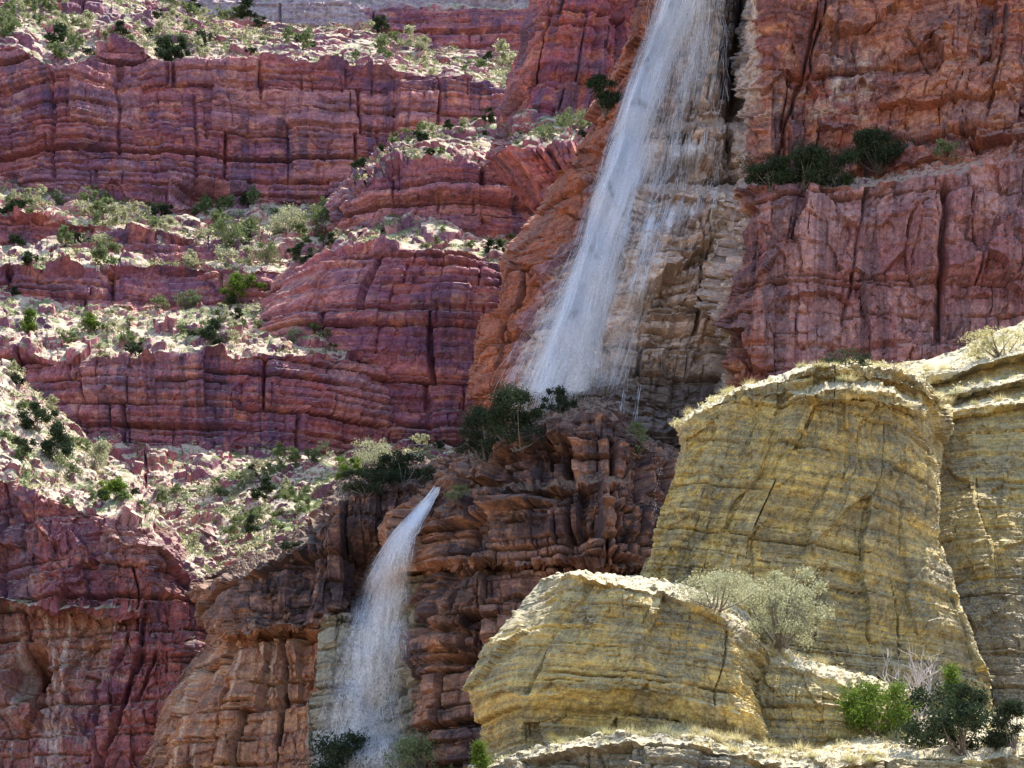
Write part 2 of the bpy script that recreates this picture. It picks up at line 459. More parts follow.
M['ground'] = rock_mat('dusty_canyon_floor', (0.34, 0.2, 0.13), (0.3, 0.18, 0.12), (0.38, 0.25, 0.17), (0.2, 0.13, 0.09), (0.5, 0.4, 0.3),
    (0.38, 0.24, 0.16), k=0.6, dust_green=(0.13, 0.15, 0.07))
# ------------------------------------------------------------------ the canyon, sighted row by row
FAR = dict(big=((1.8, 45),), warp=0.7, warpL=60, dip=0.0,
    beds=((14, 1.4, 2.0, 0.55, 70), (5.0, 0.6, 1.3, 0.38, 40), (1.8, 0.2, 0.5, 0.3, 20)),
    joints=((19, 13, 1.7, 2.2, 0.42, 0.10), (8, 5.0, 0.75, 0.8, 0.28, 0.12), (3, 2.2, 0.35, 0.2, 0.2, 0.2)), facets=((0.6, 7.0, 1.6), (0.4, 2.6, 1.4)), fine=((0.15, 1.0),),
    tbig=((2.4, 28), (1.0, 9)), boulders=((8.0, 2.6, 0.2), (4.0, 1.6, 0.28), (1.7, 0.6, 0.35)), tfine=((0.4, 2.5),))
LOW = dict(big=((2.0, 26),), warp=0.6, warpL=25, beds=((9, 0.7, 0.7, 0.3, 22), (2.4, 0.25, 0.35, 0.18, 9)),
    joints=((9, 8, 0.9, 0.9, 0.2, 0.3), (3.2, 2.6, 0.4, 0.3, 0.14, 0.3)), flutes=((0.5, 6, 2.2),), facets=((1.3, 5.0, 1.8), (0.6, 2.0, 1.6), (0.25, 0.8, 1.3)), fine=((0.12, 0.6),),
    tbig=((1.5, 12), (0.7, 4)), boulders=((3.6, 1.2, 0.2), (1.7, 0.6, 0.3), (0.85, 0.3, 0.4)), tfine=((0.2, 1.2),))
MAIN = dict(big=((1.5, 22),), warp=0.5, warpL=18, beds=((8, 0.5, 0.5, 0.16, 15), (2.2, 0.15, 0.25, 0.1, 6)),
    joints=((7.0, 9, 1.1, 1.0, 0.13, 0.25), (2.4, 3.0, 0.35, 0.3, 0.1, 0.3)), flutes=((0.25, 4.0, 2.4),), facets=((1.7, 6.5, 1.5), (0.6, 2.2, 1.5), (0.22, 0.7, 1.3)), fine=((0.08, 0.3),),
    tbig=((0.6, 5),), boulders=((1.5, 0.5, 0.4), (0.7, 0.25, 0.5)), tfine=((0.15, 0.8),))
BUTT = dict(big=((1.3, 14),), warp=0.25, warpL=10, beds=((4.6, 1.2, 1.1, 0.2, 9), (1.5, 0.35, 0.5, 0.12, 3.5), (0.5, 0.06, 0.14, 0.07, 1.8)),
    joints=((4.2, 4.0, 2.0, 1.7, 0.12, 0.10), (1.7, 1.5, 0.6, 0.5, 0.07, 0.12)), facets=((0.4, 2.8, 1.2), (0.16, 0.9, 1.2)), fine=((0.05, 0.3),),
    tbig=((0.5, 4),), boulders=((1.3, 0.5, 0.5), (0.6, 0.25, 0.6)), tfine=((0.15, 0.8),))
LBUT = dict(BUTT, beds=((6.5, 0.9, 0.8, 0.2, 9), (1.8, 0.25, 0.4, 0.12, 3.0), (0.6, 0.06, 0.12, 0.07, 1.8)),
    joints=((4.5, 7.5, 1.5, 1.4, 0.12, 0.12), (1.9, 2.6, 0.5, 0.4, 0.07, 0.15)), facets=((0.6, 3.5, 0.9), (0.25, 1.1, 1.0)))
OCH = dict(big=((0.3, 7),), warp=0.12, warpL=5, dip=0.075, beds=((1.5, 0.09, 0.10, 0.04, 4), (0.42, 0.035, 0.05, 0.022, 1.6), (0.14, 0.014, 0.018, 0.016, 0.7)),
    joints=((4.2, 2.6, 0.20, 0.16, 0.03, 0.4), (1.2, 0.6, 0.06, 0.04, 0.025, 0.4)), facets=((0.30, 2.6, 1.4), (0.10, 0.8, 1.6), (0.04, 0.25, 1.4)), fine=((0.03, 0.09),),
    tbig=((0.16, 2),), boulders=((0.5, 0.12, 0.35), (0.22, 0.06, 0.4)), tfine=((0.05, 0.3),))

def off(row, dx=0, dy=0, dD=0):
    return [(p[0] + dx, p[1] + dy, p[2] + dD) + tuple(p[3:]) for p in row]

# the pale high rim behind everything
rock('rim_cliff', [
    [(-80,-150,720),(150,-150,720),(300,-150,720),(420,-150,720),(640,-150,720)],
    [(-80,-70,640),(150,-70,640),(300,-70,640),(420,-70,640),(640,-70,640)],
    [(-80,-8,628,1),(150,-8,628,1),(300,-4,628,1),(420,2,628,1),(640,6,628,1)],
    [(-80,0,622,1),(150,0,622,1),(300,6,622,1),(420,10,622,.2),(640,12,622,0)],
    [(-80,60,615,1),(150,60,615,1),(300,60,615,1),(420,60,615,0),(640,70,615,0)],
], FAR, M['far'], 101, label='pale mauve high cliff band behind the upper talus slope', cat='cliff', res=1.6)

# the big red wall, its benches and the lower walls under it
def farx(px, py, s, t):
    d = -9 * np.exp(-(((px - 205) / 26) ** 2 + ((py - 196) / 11) ** 2))         # shallow caves along its foot
    d += -3 * np.exp(-(((px - 120) / 4) ** 2)) * sstep(62, 70, py) * (1 - sstep(75, 100, py))
    for x0, y0, y1, w_, dp in ((52, 70, 180, 2.2, 1.8), (118, 70, 160, 1.8, 1.6), (196, 90, 190, 1.8, 1.4), (300, 75, 120, 1.6, 1.4), (262, 75, 100, 1.6, 1.6), (292, 150, 170, 1.6, 1.4), (395, 80, 160, 2.4, 2.0), (168, 62, 84, 2, 2)):
        d += -dp * np.exp(-((px - x0 - 3 * fbm(py / 30, py * 0 + x0, 8, 2)) / w_) ** 2) * sstep(y0 - 4, y0 + 4, py) * (1 - sstep(y1 - 4, y1 + 4, py))
    d += 3.0 * sstep(386, 398, px + 3 * fbm(py / 14, py * 0, 3)) * sstep(76, 84, py) * (1 - sstep(170, 240, py))
    return d
X = (-70, 10, 60, 130, 165, 210, 260, 340, 430, 520, 610)
def row(ys, ds, ms=None):
    ds = ds if isinstance(ds, (tuple, list)) else [ds] * len(X)
    return [(x, y, d) + ((m,) if ms else ()) for x, y, d, m in zip(X, ys, ds, ms or X)]
rock('canyon_wall', [
    row((-60,-58,-56,-30,-6,24,28,30,48,54,64), 600),
    row((-32,-32,-28,-4,10,31,35,37,53,60,70), 560),
    row((-24,-24,-19,3,16,34,39,41,57,64,74), 556),
    row((-12,-12,-6,12,26,39,44,50,63,74,86), 520),
    row((4,4,9,20,34,44,49,56,68,80,94), 516),
    row((28,34,56,38,46,46,50,60,72,92,100), (462,455,448,452,456,454,452,450,450,452,455)),
    row((44,42,68,42,62,58,58,68,78,100,108), (440,434,426,436,430,430,430,432,436,440,444)),
    row((120,125,128,130,132,134,136,140,146,150,156), (434,430,424,430,428,430,432,432,436,440,444)),
    row((176,184,192,205,213,210,203,211,215,215,215), (432,428,424,424,426,430,432,434,438,440,444)),
    row((202,208,216,226,238,244,246,250,250,250,250), (400,396,396,394,390,388,386,386,390,392,396)),
    row((210,214,221,232,248,252,252,256,258,258,258), (392,390,390,388,386,384,382,382,386,390,394)),
    row((236,242,250,258,266,270,270,272,276,280,280), (390,388,388,386,384,382,380,380,384,388,392)),
    row((258,262,266,262,260,262,264,276,300,300,300), (372,370,370,374,376,374,370,372,380,384,388)),
    row((266,270,276,270,264,266,270,282,310,310,310), (366,364,364,368,370,368,364,368,378,382,386)),
    row((290,296,306,312,308,306,306,320,330,330,330), (364,362,362,364,366,364,362,366,376,380,384)),
    row((330,338,350,352,346,348,345,350,350,350,350), (338,336,334,334,334,334,334,340,350,360,370)),
    row((340,350,362,362,356,356,356,360,360,360,360), (332,330,328,326,326,326,328,336,346,356,366)),
    row((400,420,440,448,450,452,454,456,456,456,456), (330,328,324,324,324,324,326,334,344,354,364)),
    row((480,500,505,510,510,505,500,500,500,500,500), 292),
    row((640,640,640,640,640,640,640,640,640,640,640), 285),
], FAR, M['far'], 102, extra=farx, label='long purple red canyon wall with bushy benches between its cliffs', cat='cliff', wob=3.2)

# the stepped butte left of the waterfall cliff
rock('stepped_butte', [
    [(330,205,430),(372,168,425),(410,138,425),(450,128,425),(500,120,420),(545,116,420),(620,112,420)],
    [(332,214,376),(366,176,372),(405,158,370),(450,154,368),(500,158,368),(545,158,370),(620,160,372)],
    [(336,226,372),(368,184,366),(405,166,364),(450,162,363),(500,170,364),(545,170,366),(620,170,368)],
    [(334,240,372),(366,232,364),(405,232,362),(450,231,361),(500,236,362),(545,240,364),(620,240,366)],
    [(318,248,368),(350,240,352),(400,243,349),(450,246,348),(500,254,349),(545,258,350),(620,260,352)],
    [(300,262,366),(342,252,347),(400,251,344),(450,253,344),(500,262,345),(545,266,346),(620,268,348)],
    [(262,300,362),(310,300,342),(390,300,342),(450,302,342),(500,306,343),(545,308,344),(620,308,346)],
    [(222,340,360),(300,345,340),(380,348,340),(450,350,341),(500,352,342),(545,352,343),(620,352,345)],
    [(214,400,358),(300,405,339),(380,405,339),(450,405,340),(500,404,341),(545,404,342),(620,404,344)],
    [(205,455,356),(300,456,338),(380,453,338),(450,450,339),(500,450,340),(545,450,341),(620,450,343)],
    [(200,500,320),(300,500,300),(380,490,300),(450,490,300),(500,490,300),(545,490,300),(620,490,300)],
], FAR, M['far'], 103, label='red stepped butte with rubble ledge above its square cut face', cat='cliff', wob=3.0)

# red pillar spur behind the top of the waterfall
rock('rock_spur', [
    [(548,-90,352),(560,-90,340),(600,-90,338),(640,-90,338),(720,-90,340)],
    [(544,-70,350),(552,-70,326),(590,-70,325),(640,-70,326),(720,-70,330)],
    [(541,0,350),(551,0,323),(585,0,321),(620,-4,325),(720,0,328)],
    [(536,26,350),(545,26,322),(580,28,320),(612,22,324),(720,26,327)],
    [(524,70,350),(533,70,321),(575,70,320),(612,70,323),(720,70,326)],
    [(505,124,348),(517,126,320),(560,124,318),(606,120,320),(720,122,324)],
    [(492,142,340),(516,140,300),(560,134,296),(604,132,294),(720,132,296)],
    [(486,158,336),(512,154,292),(556,150,288),(600,146,288),(720,146,290)],
    [(505,176,332),(530,170,291),(566,166,287),(604,164,286),(720,164,288)],
    [(568,232,334),(580,228,290),(600,226,286),(630,226,286),(720,226,288)],
], dict(FAR, big=((1.2, 30),), beds=((14, 0.9, 1.2, 0.5, 40), (5.0, 0.4, 0.6, 0.4, 20)), flutes=((1.8, 9, 6.0), (0.8, 3, 4.0))), M['spur'], 104, label='red fluted rock pillar rising behind the top of the tall waterfall', cat='cliff', wob=2.0)

# sunlit rubble slope between the far walls and the lower fall
rock('talus_slope', [
    [(60,520,318),(130,512,316),(200,486,316),(270,468,318),(340,462,318),(400,458,316),(500,462,316)],
    [(60,530,290),(130,520,288),(200,500,286),(270,480,286),(340,472,284),(400,470,280),(500,470,280)],
    [(60,560,262),(130,548,256),(200,530,250),(270,515,246),(340,498,244),(400,486,242),(500,480,240)],
    [(60,600,240),(130,590,232),(200,580,222),(270,562,212),(340,545,208),(400,520,206),(500,510,206)],
    [(60,740,236),(130,740,228),(200,740,218),(270,740,208),(340,740,204),(400,740,202),(500,740,202)],
], dict(LOW, tbig=((2.2, 16), (1.0, 5)), boulders=((5.0, 2.0, 0.2), (2.2, 0.9, 0.3), (1.0, 0.4, 0.4))), M['low'], 105, label='sunlit pale rubble slope with low scrub between the canyon walls', cat='slope', wob=2.5)

# plum coloured cliff with the cave, and the scrubby slope on it
def lowx(px, py, s, t):
    cx = 30 + 14 * np.clip((py - 640) / 60, -1, 1) * -0.6
    d = -7.5 * np.exp(-(((px - cx) / 17) ** 2 + ((py - 672) / 25) ** 2) ** 1.8)
    d += -1.5 * np.exp(-(((px - 80) / 95) ** 2)) * np.exp(-((py - 628) / 26) ** 2) * sstep(602, 609, py + 3 * fbm(px / 20, py * 0, 5))
    line = 148 - (py - 640) * 0.36
    d += -2.6 * np.exp(-((px - line) / 2.6) ** 2) * sstep(645, 662, py)
    d += -1.4 * np.exp(-((px - line - 14) / 1.8) ** 2) * sstep(648, 660, py) * (1 - sstep(690, 710, py))
    d += -1.5 * np.exp(-((px - 146 + (py - 600) * 0.1) / 2) ** 2) * sstep(598, 604, py) * (1 - sstep(640, 650, py))
    return d
rock('cave_cliff', [
    [(-90,330,300),(-40,350,298),(5,372,292),(40,408,288),(80,445,284),(120,482,280),(155,520,276),(195,552,270),(225,568,266),(250,580,270)],
    [(-90,350,262),(-40,366,258),(2,388,250),(38,424,246),(80,462,242),(120,496,238),(158,528,236),(197,560,232),(228,576,230),(258,590,240)],
    [(-90,452,216),(-40,458,213),(0,468,211),(40,484,209),(80,498,207),(112,508,205),(145,520,206),(180,568,207),(216,584,208),(262,596,222)],
    [(-90,464,212),(-40,470,209),(0,478,207),(40,494,205),(80,508,203),(114,520,200),(148,534,200),(184,580,204),(218,594,206),(266,604,222)],
    [(-90,530,209),(-40,534,206),(0,540,204),(40,548,202),(80,556,200.5),(116,564,199),(150,575,199.5),(186,608,202),(218,618,205),(268,626,222)],
    [(-90,600,207),(-40,600,204),(0,600,202.5,.2),(40,602,200.5,.2),(80,604,199.5,.2),(116,605,199),(150,608,199.5),(186,640,201),(216,646,204),(268,650,222)],
    [(-90,608,208),(-40,608,206),(0,607,204.4,1),(40,608,202.6,1),(80,610,201.4,1),(116,612,200,.6),(150,618,200,.3),(186,650,200.5),(216,656,203),(268,660,222)],
    [(-90,700,207),(-40,700,205),(0,700,203,.62),(40,702,202,.6),(80,704,201,.5),(116,706,199.5,.3),(150,706,199,.2),(186,710,199),(214,712,202),(268,716,222)],
    [(-90,850,203),(-40,850,201),(0,850,200,.6),(40,850,199,.5),(80,850,198,.45),(116,850,197,.2),(150,850,197,.2),(186,850,197),(214,850,200),(268,850,220)],
], LOW, M['low'], 106, extra=lowx, label='plum red cliff with a dark cave and a scrubby sunlit top', cat='cliff', wob=2.2)

# the waterfall cliff
def mainx(px, py, s, t):
    d = 0 * px
    # dark vertical clefts
    def crack(x0, y0, x1, y1, w, dep):
        f = np.clip((py - y0) / (y1 - y0), 0, 1)
        xx = x0 + (x1 - x0) * f + 2.5 * fbm(py / 24, py * 0 + x0, 77, 3)
        return -dep * np.exp(-((px - xx) / w) ** 2) * sstep(y0 - 6, y0 + 6, py) * (1 - sstep(y1 - 6, y1 + 6, py))
    d = d + crack(748, -80, 728, 150, 4, 2.2)
    d = d + crack(734, 196, 727, 330, 3.0, 2.2)
    d = d + crack(824, -10, 776, 160, 1.8, 1.2)
    d = d + crack(868, 185, 842, 330, 1.6, 0.8)
    d = d + crack(944, 185, 938, 345, 3.4, 2.0)
    d = d + crack(1010, 0, 985, 130, 1.8, 0.8)
    d = d + crack(905, 30, 980, 150, 1.6, 0.5)
    d = d + crack(701, 200, 700, 330, 1.6, 1.0)
    d = d + crack(712, 330, 716, 440, 2.2, 1.5)
    # rounded tower edges
    d = d + 1.8 * np.exp(-(((px - 925) / 16) ** 2 + ((py - 230) / 30) ** 2))
    d = d + 1.4 * np.exp(-(((px - 790) / 28) ** 2 + ((py - 215) / 40) ** 2))
    # little shelves in the upper wall
    d = d + 0.9 * sstep(126, 134, py) * (1 - sstep(134, 150, py)) * np.exp(-((px - 850) / 40) ** 2)
    # stacked square blocks beside and under the fall
    win = sstep(612, 640, px) * (1 - sstep(736, 744, px)) * sstep(192, 200, py) + sstep(640, 660, px) * (1 - sstep(742, 752, px)) * (py < 192) * 0.6
    db, _b, _z = rock_disp(dict(warp=0.25, warpL=8, joints=((2.6, 2.5, 1.3, 1.2, 0.14, 0.12), (1.1, 0.9, 0.35, 0.3, 0.08, 0.15)), beds=((2.6, 0.5, 0.5, 0.12, 5),)), s, t, -t, 311, None)
    d = d + db * win
    # undercut foot behind the pool
    d = d - 2.6 * np.exp(-((py - 400) / 34) ** 2) * np.exp(-((px - 690) / 44) ** 2)
    return d
O = 0.0
rock('waterfall_cliff', [
    [(700,-190,215,-1,0),(712,-190,205,-1,0),(719.54,-190,202.1,-0.9,0),(721.75,-190,201.25,0.75,0.75),(725,-190,200,0,0.55),(740,-190,200,1,0),(760,-190,200,1.9,0),(776,-190,198,1.3,0),(795,-190,196,0,0),(870,-190,196,0,0),(950,-190,196,0,0),(1110,-190,198,0,0)],
    [(676,-130,195,-1,0),(684,-130,174,-1,0),(692.12,-130,170.52,-0.9,0),(694.5,-130,169.5,0.75,0.75),(698,-130,168,0.8,0.55),(724,-130,167,1,0),(758,-130,167,1.9,0),(774,-130,160,1.3,0),(792,-130,158,0,0),(870,-130,157,0,0),(950,-130,157,0,0),(1110,-130,158,0,0)],
    [(652,-10,194,-1,0),(660,-8,173,-1,0),(669.28,-5.68,169.52,-0.9,0),(672,-5,168.5,0.75,0.75),(676,-4,167,0.8,0.55),(708,0,165.5,1,0),(744,0,165.5,1.9,0),(757,0,160,1.3,0),(774,0,157.5,0,0),(860,0,157,0,0),(950,0,156.6,0,0),(1100,0,156.5,0,0)],
    [(628,60,193,-1,0),(636,60,172,-1,0),(646.44,60,168.81,-0.9,0),(649.5,60,167.88,0.75,0.75),(654,60,166.5,0.8,0.55),(694,60,165,1,0),(738,60,165,1.9,0),(752,60,160,1.3,0),(770,60,157.2,0.3,0),(855,60,157,0.42,0),(945,60,156,0,0),(1095,60,154.5,0,0)],
    [(594,122,190,-1,0),(604,122,170.5,-1,0),(621.4,122,167.6,-0.9,0),(626.5,122,166.75,0.75,0.75),(634,122,165.5,0.8,0.55),(682,122,164,1,0),(734,122,164,1.5,0),(750,122,159.5,0.4,0),(767,122,157.2,0.35,0),(850,120,157,0.42,0),(935,118,155,0,0),(1090,108,152.6,0,0)],
    [(592,126,189.5,-1,0),(602,127,170,-1,0),(619.4,127.58,166.06,-0.9,0),(624.5,127.75,164.9,0.75,0.75),(632,128,163.2,0.8,0.55),(680,130,160.6,1,0),(732,132,161,1.5,0),(750,132,159.3,0.4,0),(767,136,157.2,0,0),(850,134,157,0,0),(935,130,154.4,0,0),(1090,116,151.8,0,0)],
    [(566,168,188,-1,0),(576,169,168.5,-1,0),(598.04,173.06,165.31,-0.9,0),(604.5,174.25,164.38,0.75,0.75),(614,176,163,0.8,0.55),(666,184,160.5,1,0),(728,184,161.2,1.5,0),(748,178,158.6,0.4,0),(766,180,157,0,0),(850,178,157,0,0),(932,166,152.6,0,0),(1090,132,149.6,0,0)],
    [(562,176,187.5,-1,0),(572,177,168,-1,0),(594.04,182.22,163.94,-0.9,0),(600.5,183.75,162.75,0.75,0.75),(610,186,161,0.8,0.55),(662,194,156.2,1,0),(726,196,156.5,1,0),(746,189,152,0.4,0),(760,189,150,0.2,0.6),(850,187,148.5,0,0.8),(932,180,148.5,0,0.8),(1090,150,149,0,0.8)],
    [(536,210,186,-1,0),(548,212,166,-1,0),(574.68,214.32,162.52,-0.9,0),(582.5,215,161.5,0.75,0.75),(594,216,160,0.8,0.55),(650,226,155,1,0),(722,226,155.3,1,0),(743,222,151,0.6,0),(756,222,149,0,0.6),(848,220,147.5,0,1),(932,215,147.5,0,1),(1090,200,148,0,1)],
    [(497,262,184,-1,0),(512,262,163.5,-1,0),(543.32,262,160.89,-0.9,0),(552.5,262,160.12,0.75,0.75),(566,262,159,0.8,0.55),(634,276,154.2,1,0),(716,276,154.6,1,0),(738,272,150.5,0.6,0),(752,272,148.6,0,0.3),(846,272,147,0,1),(932,272,147,0,1),(1090,262,147.5,0,1)],
    [(482,330,182,-1,0),(495,330,160.5,-1,0),(515.3,330,159.05,-0.9,0),(521.25,330,158.62,0.75,0.75),(530,330,158,0.8,0.55),(610,335,153.6,1.2,0),(706,335,153.6,1,0),(731,333,150,0.6,0),(748,333,148,0,0.3),(845,333,146.6,0,1),(932,333,146.6,0,1),(1090,333,147,0,1)],
    [(476,410,180,-1,0),(486,410,158.5,-1,0),(498.76,410,157.34,-0.9,0),(502.5,410,157,0.75,0.75),(508,410,156.5,0.8,0.55),(600,415,153,2,0),(700,415,153,2,0),(727,415,149.6,0.6,0),(745,415,147.8,0,0.3),(845,415,146.4,0,1),(932,415,146.4,0,1),(1090,415,147,0,1)],
    [(470,600,178,-1,0),(480,600,157,-1,0),(491.6,600,155.84,-0.9,0),(495,600,155.5,0.75,0.75),(500,600,155,0.8,0.55),(600,600,152,2,0),(690,600,152,2,0),(720,600,149,0.6,0),(745,600,147,0,0.3),(845,600,146,0,1),(932,600,146,0,1),(1090,600,146.5,0,1)],
], MAIN, M['main'], 107, extra=mainx, label='sheer red waterfall cliff with a grey tan wet slab behind the fall', cat='cliff', wob=1.6)

# lower buttress left of and behind the lower fall
def lbx(px, py, s, t):
    d = -2.2 * np.exp(-((px - 282 + 1.5 * fbm(py / 20, py * 0, 3)) / 2.2) ** 2) * sstep(612, 626, py)
    d = d - 5.5 * np.exp(-((px - 372 + (py - 560) * 0.12) / 30) ** 2) * sstep(520, 560, py) * (1 - sstep(590, 612, py))
    d = d + 1.2 * np.exp(-((px - 345) / 24) ** 2) * sstep(608, 614, py)
    return d
rock('lower_buttress', [
    [(205,590,215),(232,566,200),(262,556,194),(302,526,190),(342,478,188),(392,464,184),(445,462,178),(500,462,174)],
    [(207,598,185),(236,574,170),(264,562,166),(302,536,164),(344,494,162),(392,482,161),(438,481,160),(500,480,160)],
    [(210,604,182),(236,582,163),(264,570,160),(302,545,158.5),(345,503,157.5),(390,491,157.5),(438,488,157.5),(500,490,158)],
    [(207,634,182),(230,632,160,.6),(262,628,157,.6),(300,622,156,.2),(344,612,155.5,.3),(388,604,156.5,.5),(430,596,157,.3),(500,596,157.5)],
    [(200,642,183),(226,638,162,1),(262,633,159.5,.9),(300,628,157.5,.9),(344,620,155,.2,.8),(386,616,156,.2,1),(430,612,157,.1,.8),(500,612,157.5)],
    [(164,700,182),(198,700,158.5,1),(250,700,156.5,.8),(298,700,155,.8),(342,700,153.5,.3,1),(384,700,155,.1,1),(430,700,156.5,.2,1),(500,700,157)],
    [(148,768,181),(186,768,157,1),(242,768,155.5,.8),(296,768,154,.8),(340,768,152.5,.4,.8),(382,768,154.5,.1,1),(430,768,156,.2,1),(500,768,156.5)],
    [(130,880,180),(170,880,155,1),(235,880,154,.8),(294,880,152.5,.8),(338,880,151,.4,.8),(380,880,153,.1,1),(430,880,155,.2,1),(500,880,156)],
], LBUT, M['butt'], 108, extra=lbx, label='orange brown layered buttress with a long vertical crack by the lower fall', cat='cliff', wob=2.6)

# the dark central buttress between the two falls
def cbx(px, py, s, t):
    def crack(x0, y0, x1, y1, w, dep):
        f = np.clip((py - y0) / (y1 - y0), 0, 1)
        xx = x0 + (x1 - x0) * f + 2.0 * fbm(py / 18, py * 0 + x0, 78, 3)
        return -dep * np.exp(-((px - xx) / w) ** 2) * sstep(y0 - 5, y0 + 5, py) * (1 - sstep(y1 - 5, y1 + 5, py))
    d = crack(478, 492, 466, 562, 3, 2.0) + crack(568, 450, 566, 580, 2.4, 1.6) + crack(612, 440, 616, 600, 2.4, 1.8)
    d = d + crack(520, 468, 505, 500, 2.4, 1.4) + crack(482, 596, 478, 640, 1.6, 1.0)
    d = d - 2.0 * np.exp(-((py - 494) / 8) ** 2) * np.exp(-((px - 545) / 40) ** 2)
    d = d - 1.2 * np.exp(-((py - 631) / 4) ** 2) * np.exp(-((px - 452) / 32) ** 2)
    return d
rock('layered_buttress', [
    [(400,500,185),(432,482,178),(462,448,172),(500,424,168),(552,402,164),(600,396,162),(640,420,164),(672,440,168),(720,450,172)],
    [(404,506,158),(436,490,152),(468,462,147),(506,444,144),(556,418,142),(606,410,141),(640,440,142),(668,458,144),(720,466,150)],
    [(406,512,155),(438,496,147),(470,470,143),(508,452,140),(558,426,138),(606,418,137),(642,446,138),(668,464,140),(716,474,147)],
    [(404,540,154),(436,524,146,.5),(470,492,142,.3),(510,484,139),(558,478,136.5,.3),(608,476,135.5,.4),(640,482,137),(666,490,139.5),(712,500,146)],
    [(402,552,154),(432,532,144,.6),(470,500,140.5,.2),(510,492,137.5,.2),(558,488,135.5),(608,486,134.5),(640,490,136),(666,498,138.5),(710,508,145)],
    [(394,600,154),(426,572,143,.6,.2),(466,562,138.5,.4),(508,562,136),(556,562,134.5),(606,562,133.6),(640,562,135),(664,562,137.5),(706,562,144)],
    [(390,612,154),(424,580,145,.2,.5),(466,572,141,.2),(508,572,138.5),(556,572,137),(606,572,136),(640,572,137),(664,572,139),(706,572,145)],
    [(384,640,155,0,.8),(420,620,146,.1,.8),(438,620,139.5,.5),(500,630,137.5,.25),(552,632,136.5,.2),(604,632,135.5),(640,632,136.5),(664,632,138.5),(704,632,144)],
    [(372,720,156,0,.8),(404,715,146,.1,.8),(430,712,139,.5),(498,712,136.5,.2),(550,712,135.5),(602,712,135),(640,712,136),(664,712,138),(704,712,144)],
    [(360,880,156,0,.8),(392,880,145,.1,.8),(424,880,138,.3),(496,880,135.5,.2),(550,880,134.5),(600,880,134),(640,880,135),(664,880,137),(704,880,143)],
], BUTT, M['butt'], 109, extra=cbx, label='dark brown blocky layered buttress standing between the two waterfalls', cat='cliff', wob=2.2)

# ochre rocks in the foreground
def o1x(px, py, s, t):
    f = np.clip((py - 450) / 110, 0, 1)
    d = -0.30 * np.exp(-((px - (800 - 70 * f) + 3 * fbm(py / 15, py * 0, 4)) / 2.4) ** 2) * sstep(440, 460, py) * (1 - sstep(560, 575, py)) * 0
    d = d + 0.5 * sstep(0, 26, px - (792 - 62 * np.clip((py - 430) / 130, 0, 1)) + 5 * fbm(py / 22, px * 0, 9)) - 0.25
    return d
OM = dict(label=None)
rock('ochre_outcrop', [
    [(676,428,80),(684,422,76),(730,394,76),(784,377,76),(802,368,76),(845,364,76),(890,369,76),(923,382,76),(935,394,76),(947,402,80),(946,402,84)],
    [(676,430,67.34),(684,424,62.4),(730,396,61.85),(784,379,61.42),(802,370,61.3),(845,366,61.3),(890,371,61.7),(923,384,62.7),(935,396,63.45),(947,404,70),(946,404,74)],
    [(676,437,67.28),(684,431,62.34),(730,403,61.79),(784,386,61.44),(802,377,61.15),(845,373,61.15),(890,378,61.55),(923,391,62.55),(935,403,63.3),(947,411,69.65),(946,411,73.65)],
    [(676,439,67.22),(684,433,62.31),(730,405,61.76),(784,388,61.41),(802,379,61.38),(845,375,61.38),(890,380,61.78),(923,393,62.78),(935,405,63.53),(947,413,70.35),(946,413,74.35)],
    [(676,442,67.16),(684,436,62.28),(730,408,61.73),(784,391,61.38),(802,386,61.3),(845,382,61.3),(890,387,61.7),(923,400,62.7),(935,408,63.45),(947,416,70.25),(946,416,74.25)],
    [(676,446,67.1),(684,440,62.3),(730,412,61.75),(784,395,61.4),(802,394,60.55),(845,390,60.55),(890,395,60.95),(923,408,61.95),(935,412,63.13),(947,420,69.25),(946,420,73.25)],
    [(676,452,67.04),(684,446,62.3),(730,418,61.75),(784,401,61.4),(802,400,60.5),(845,396,60.5),(890,401,60.9),(923,414,61.9),(935,418,63.09),(947,426,69.15),(946,426,73.15)],
    [(676,456,66.98),(684,450,62.3),(730,422,61.75),(784,405,61.4),(802,404,60.85),(845,400,60.85),(890,405,61.25),(923,418,62.25),(935,422,63.25),(947,430,69.55),(946,430,73.55)],
    [(664,500,67.05),(664,494,62.05),(714,482,61.5),(766,476,61.07),(778,474,60.95),(845,470,60.95),(890,470,61.35),(921,470,62.35),(933,472,63.1),(941,474,66.8),(940,474,69.8)],
    [(645,560,67.05),(648,552,62.05),(690,545,61.5),(734,540,61.07),(746,540,60.95),(820,540,60.95),(885,540,61.35),(915,540,62.35),(929,541,63.1),(937,542,63.4),(934,542,68)],
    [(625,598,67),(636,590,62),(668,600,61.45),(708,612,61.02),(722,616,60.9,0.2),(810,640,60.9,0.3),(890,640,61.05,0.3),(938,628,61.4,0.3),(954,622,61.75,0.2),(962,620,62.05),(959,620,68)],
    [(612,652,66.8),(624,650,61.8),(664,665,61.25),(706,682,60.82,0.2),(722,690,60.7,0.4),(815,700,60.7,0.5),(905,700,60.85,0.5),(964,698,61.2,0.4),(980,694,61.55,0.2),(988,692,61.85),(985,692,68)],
    [(600,860,66.4),(620,860,61.4),(664,860,60.85),(706,860,60.42),(722,860,60.3),(815,860,60.3),(905,860,60.45),(964,860,60.8),(980,860,61.15),(988,860,61.45),(985,860,68)],
], OCH, M['ochre'], 110, kind='thing', label='tall square ochre yellow outcrop with a sunlit notched rim', cat='rock outcrop', wob=1.6)
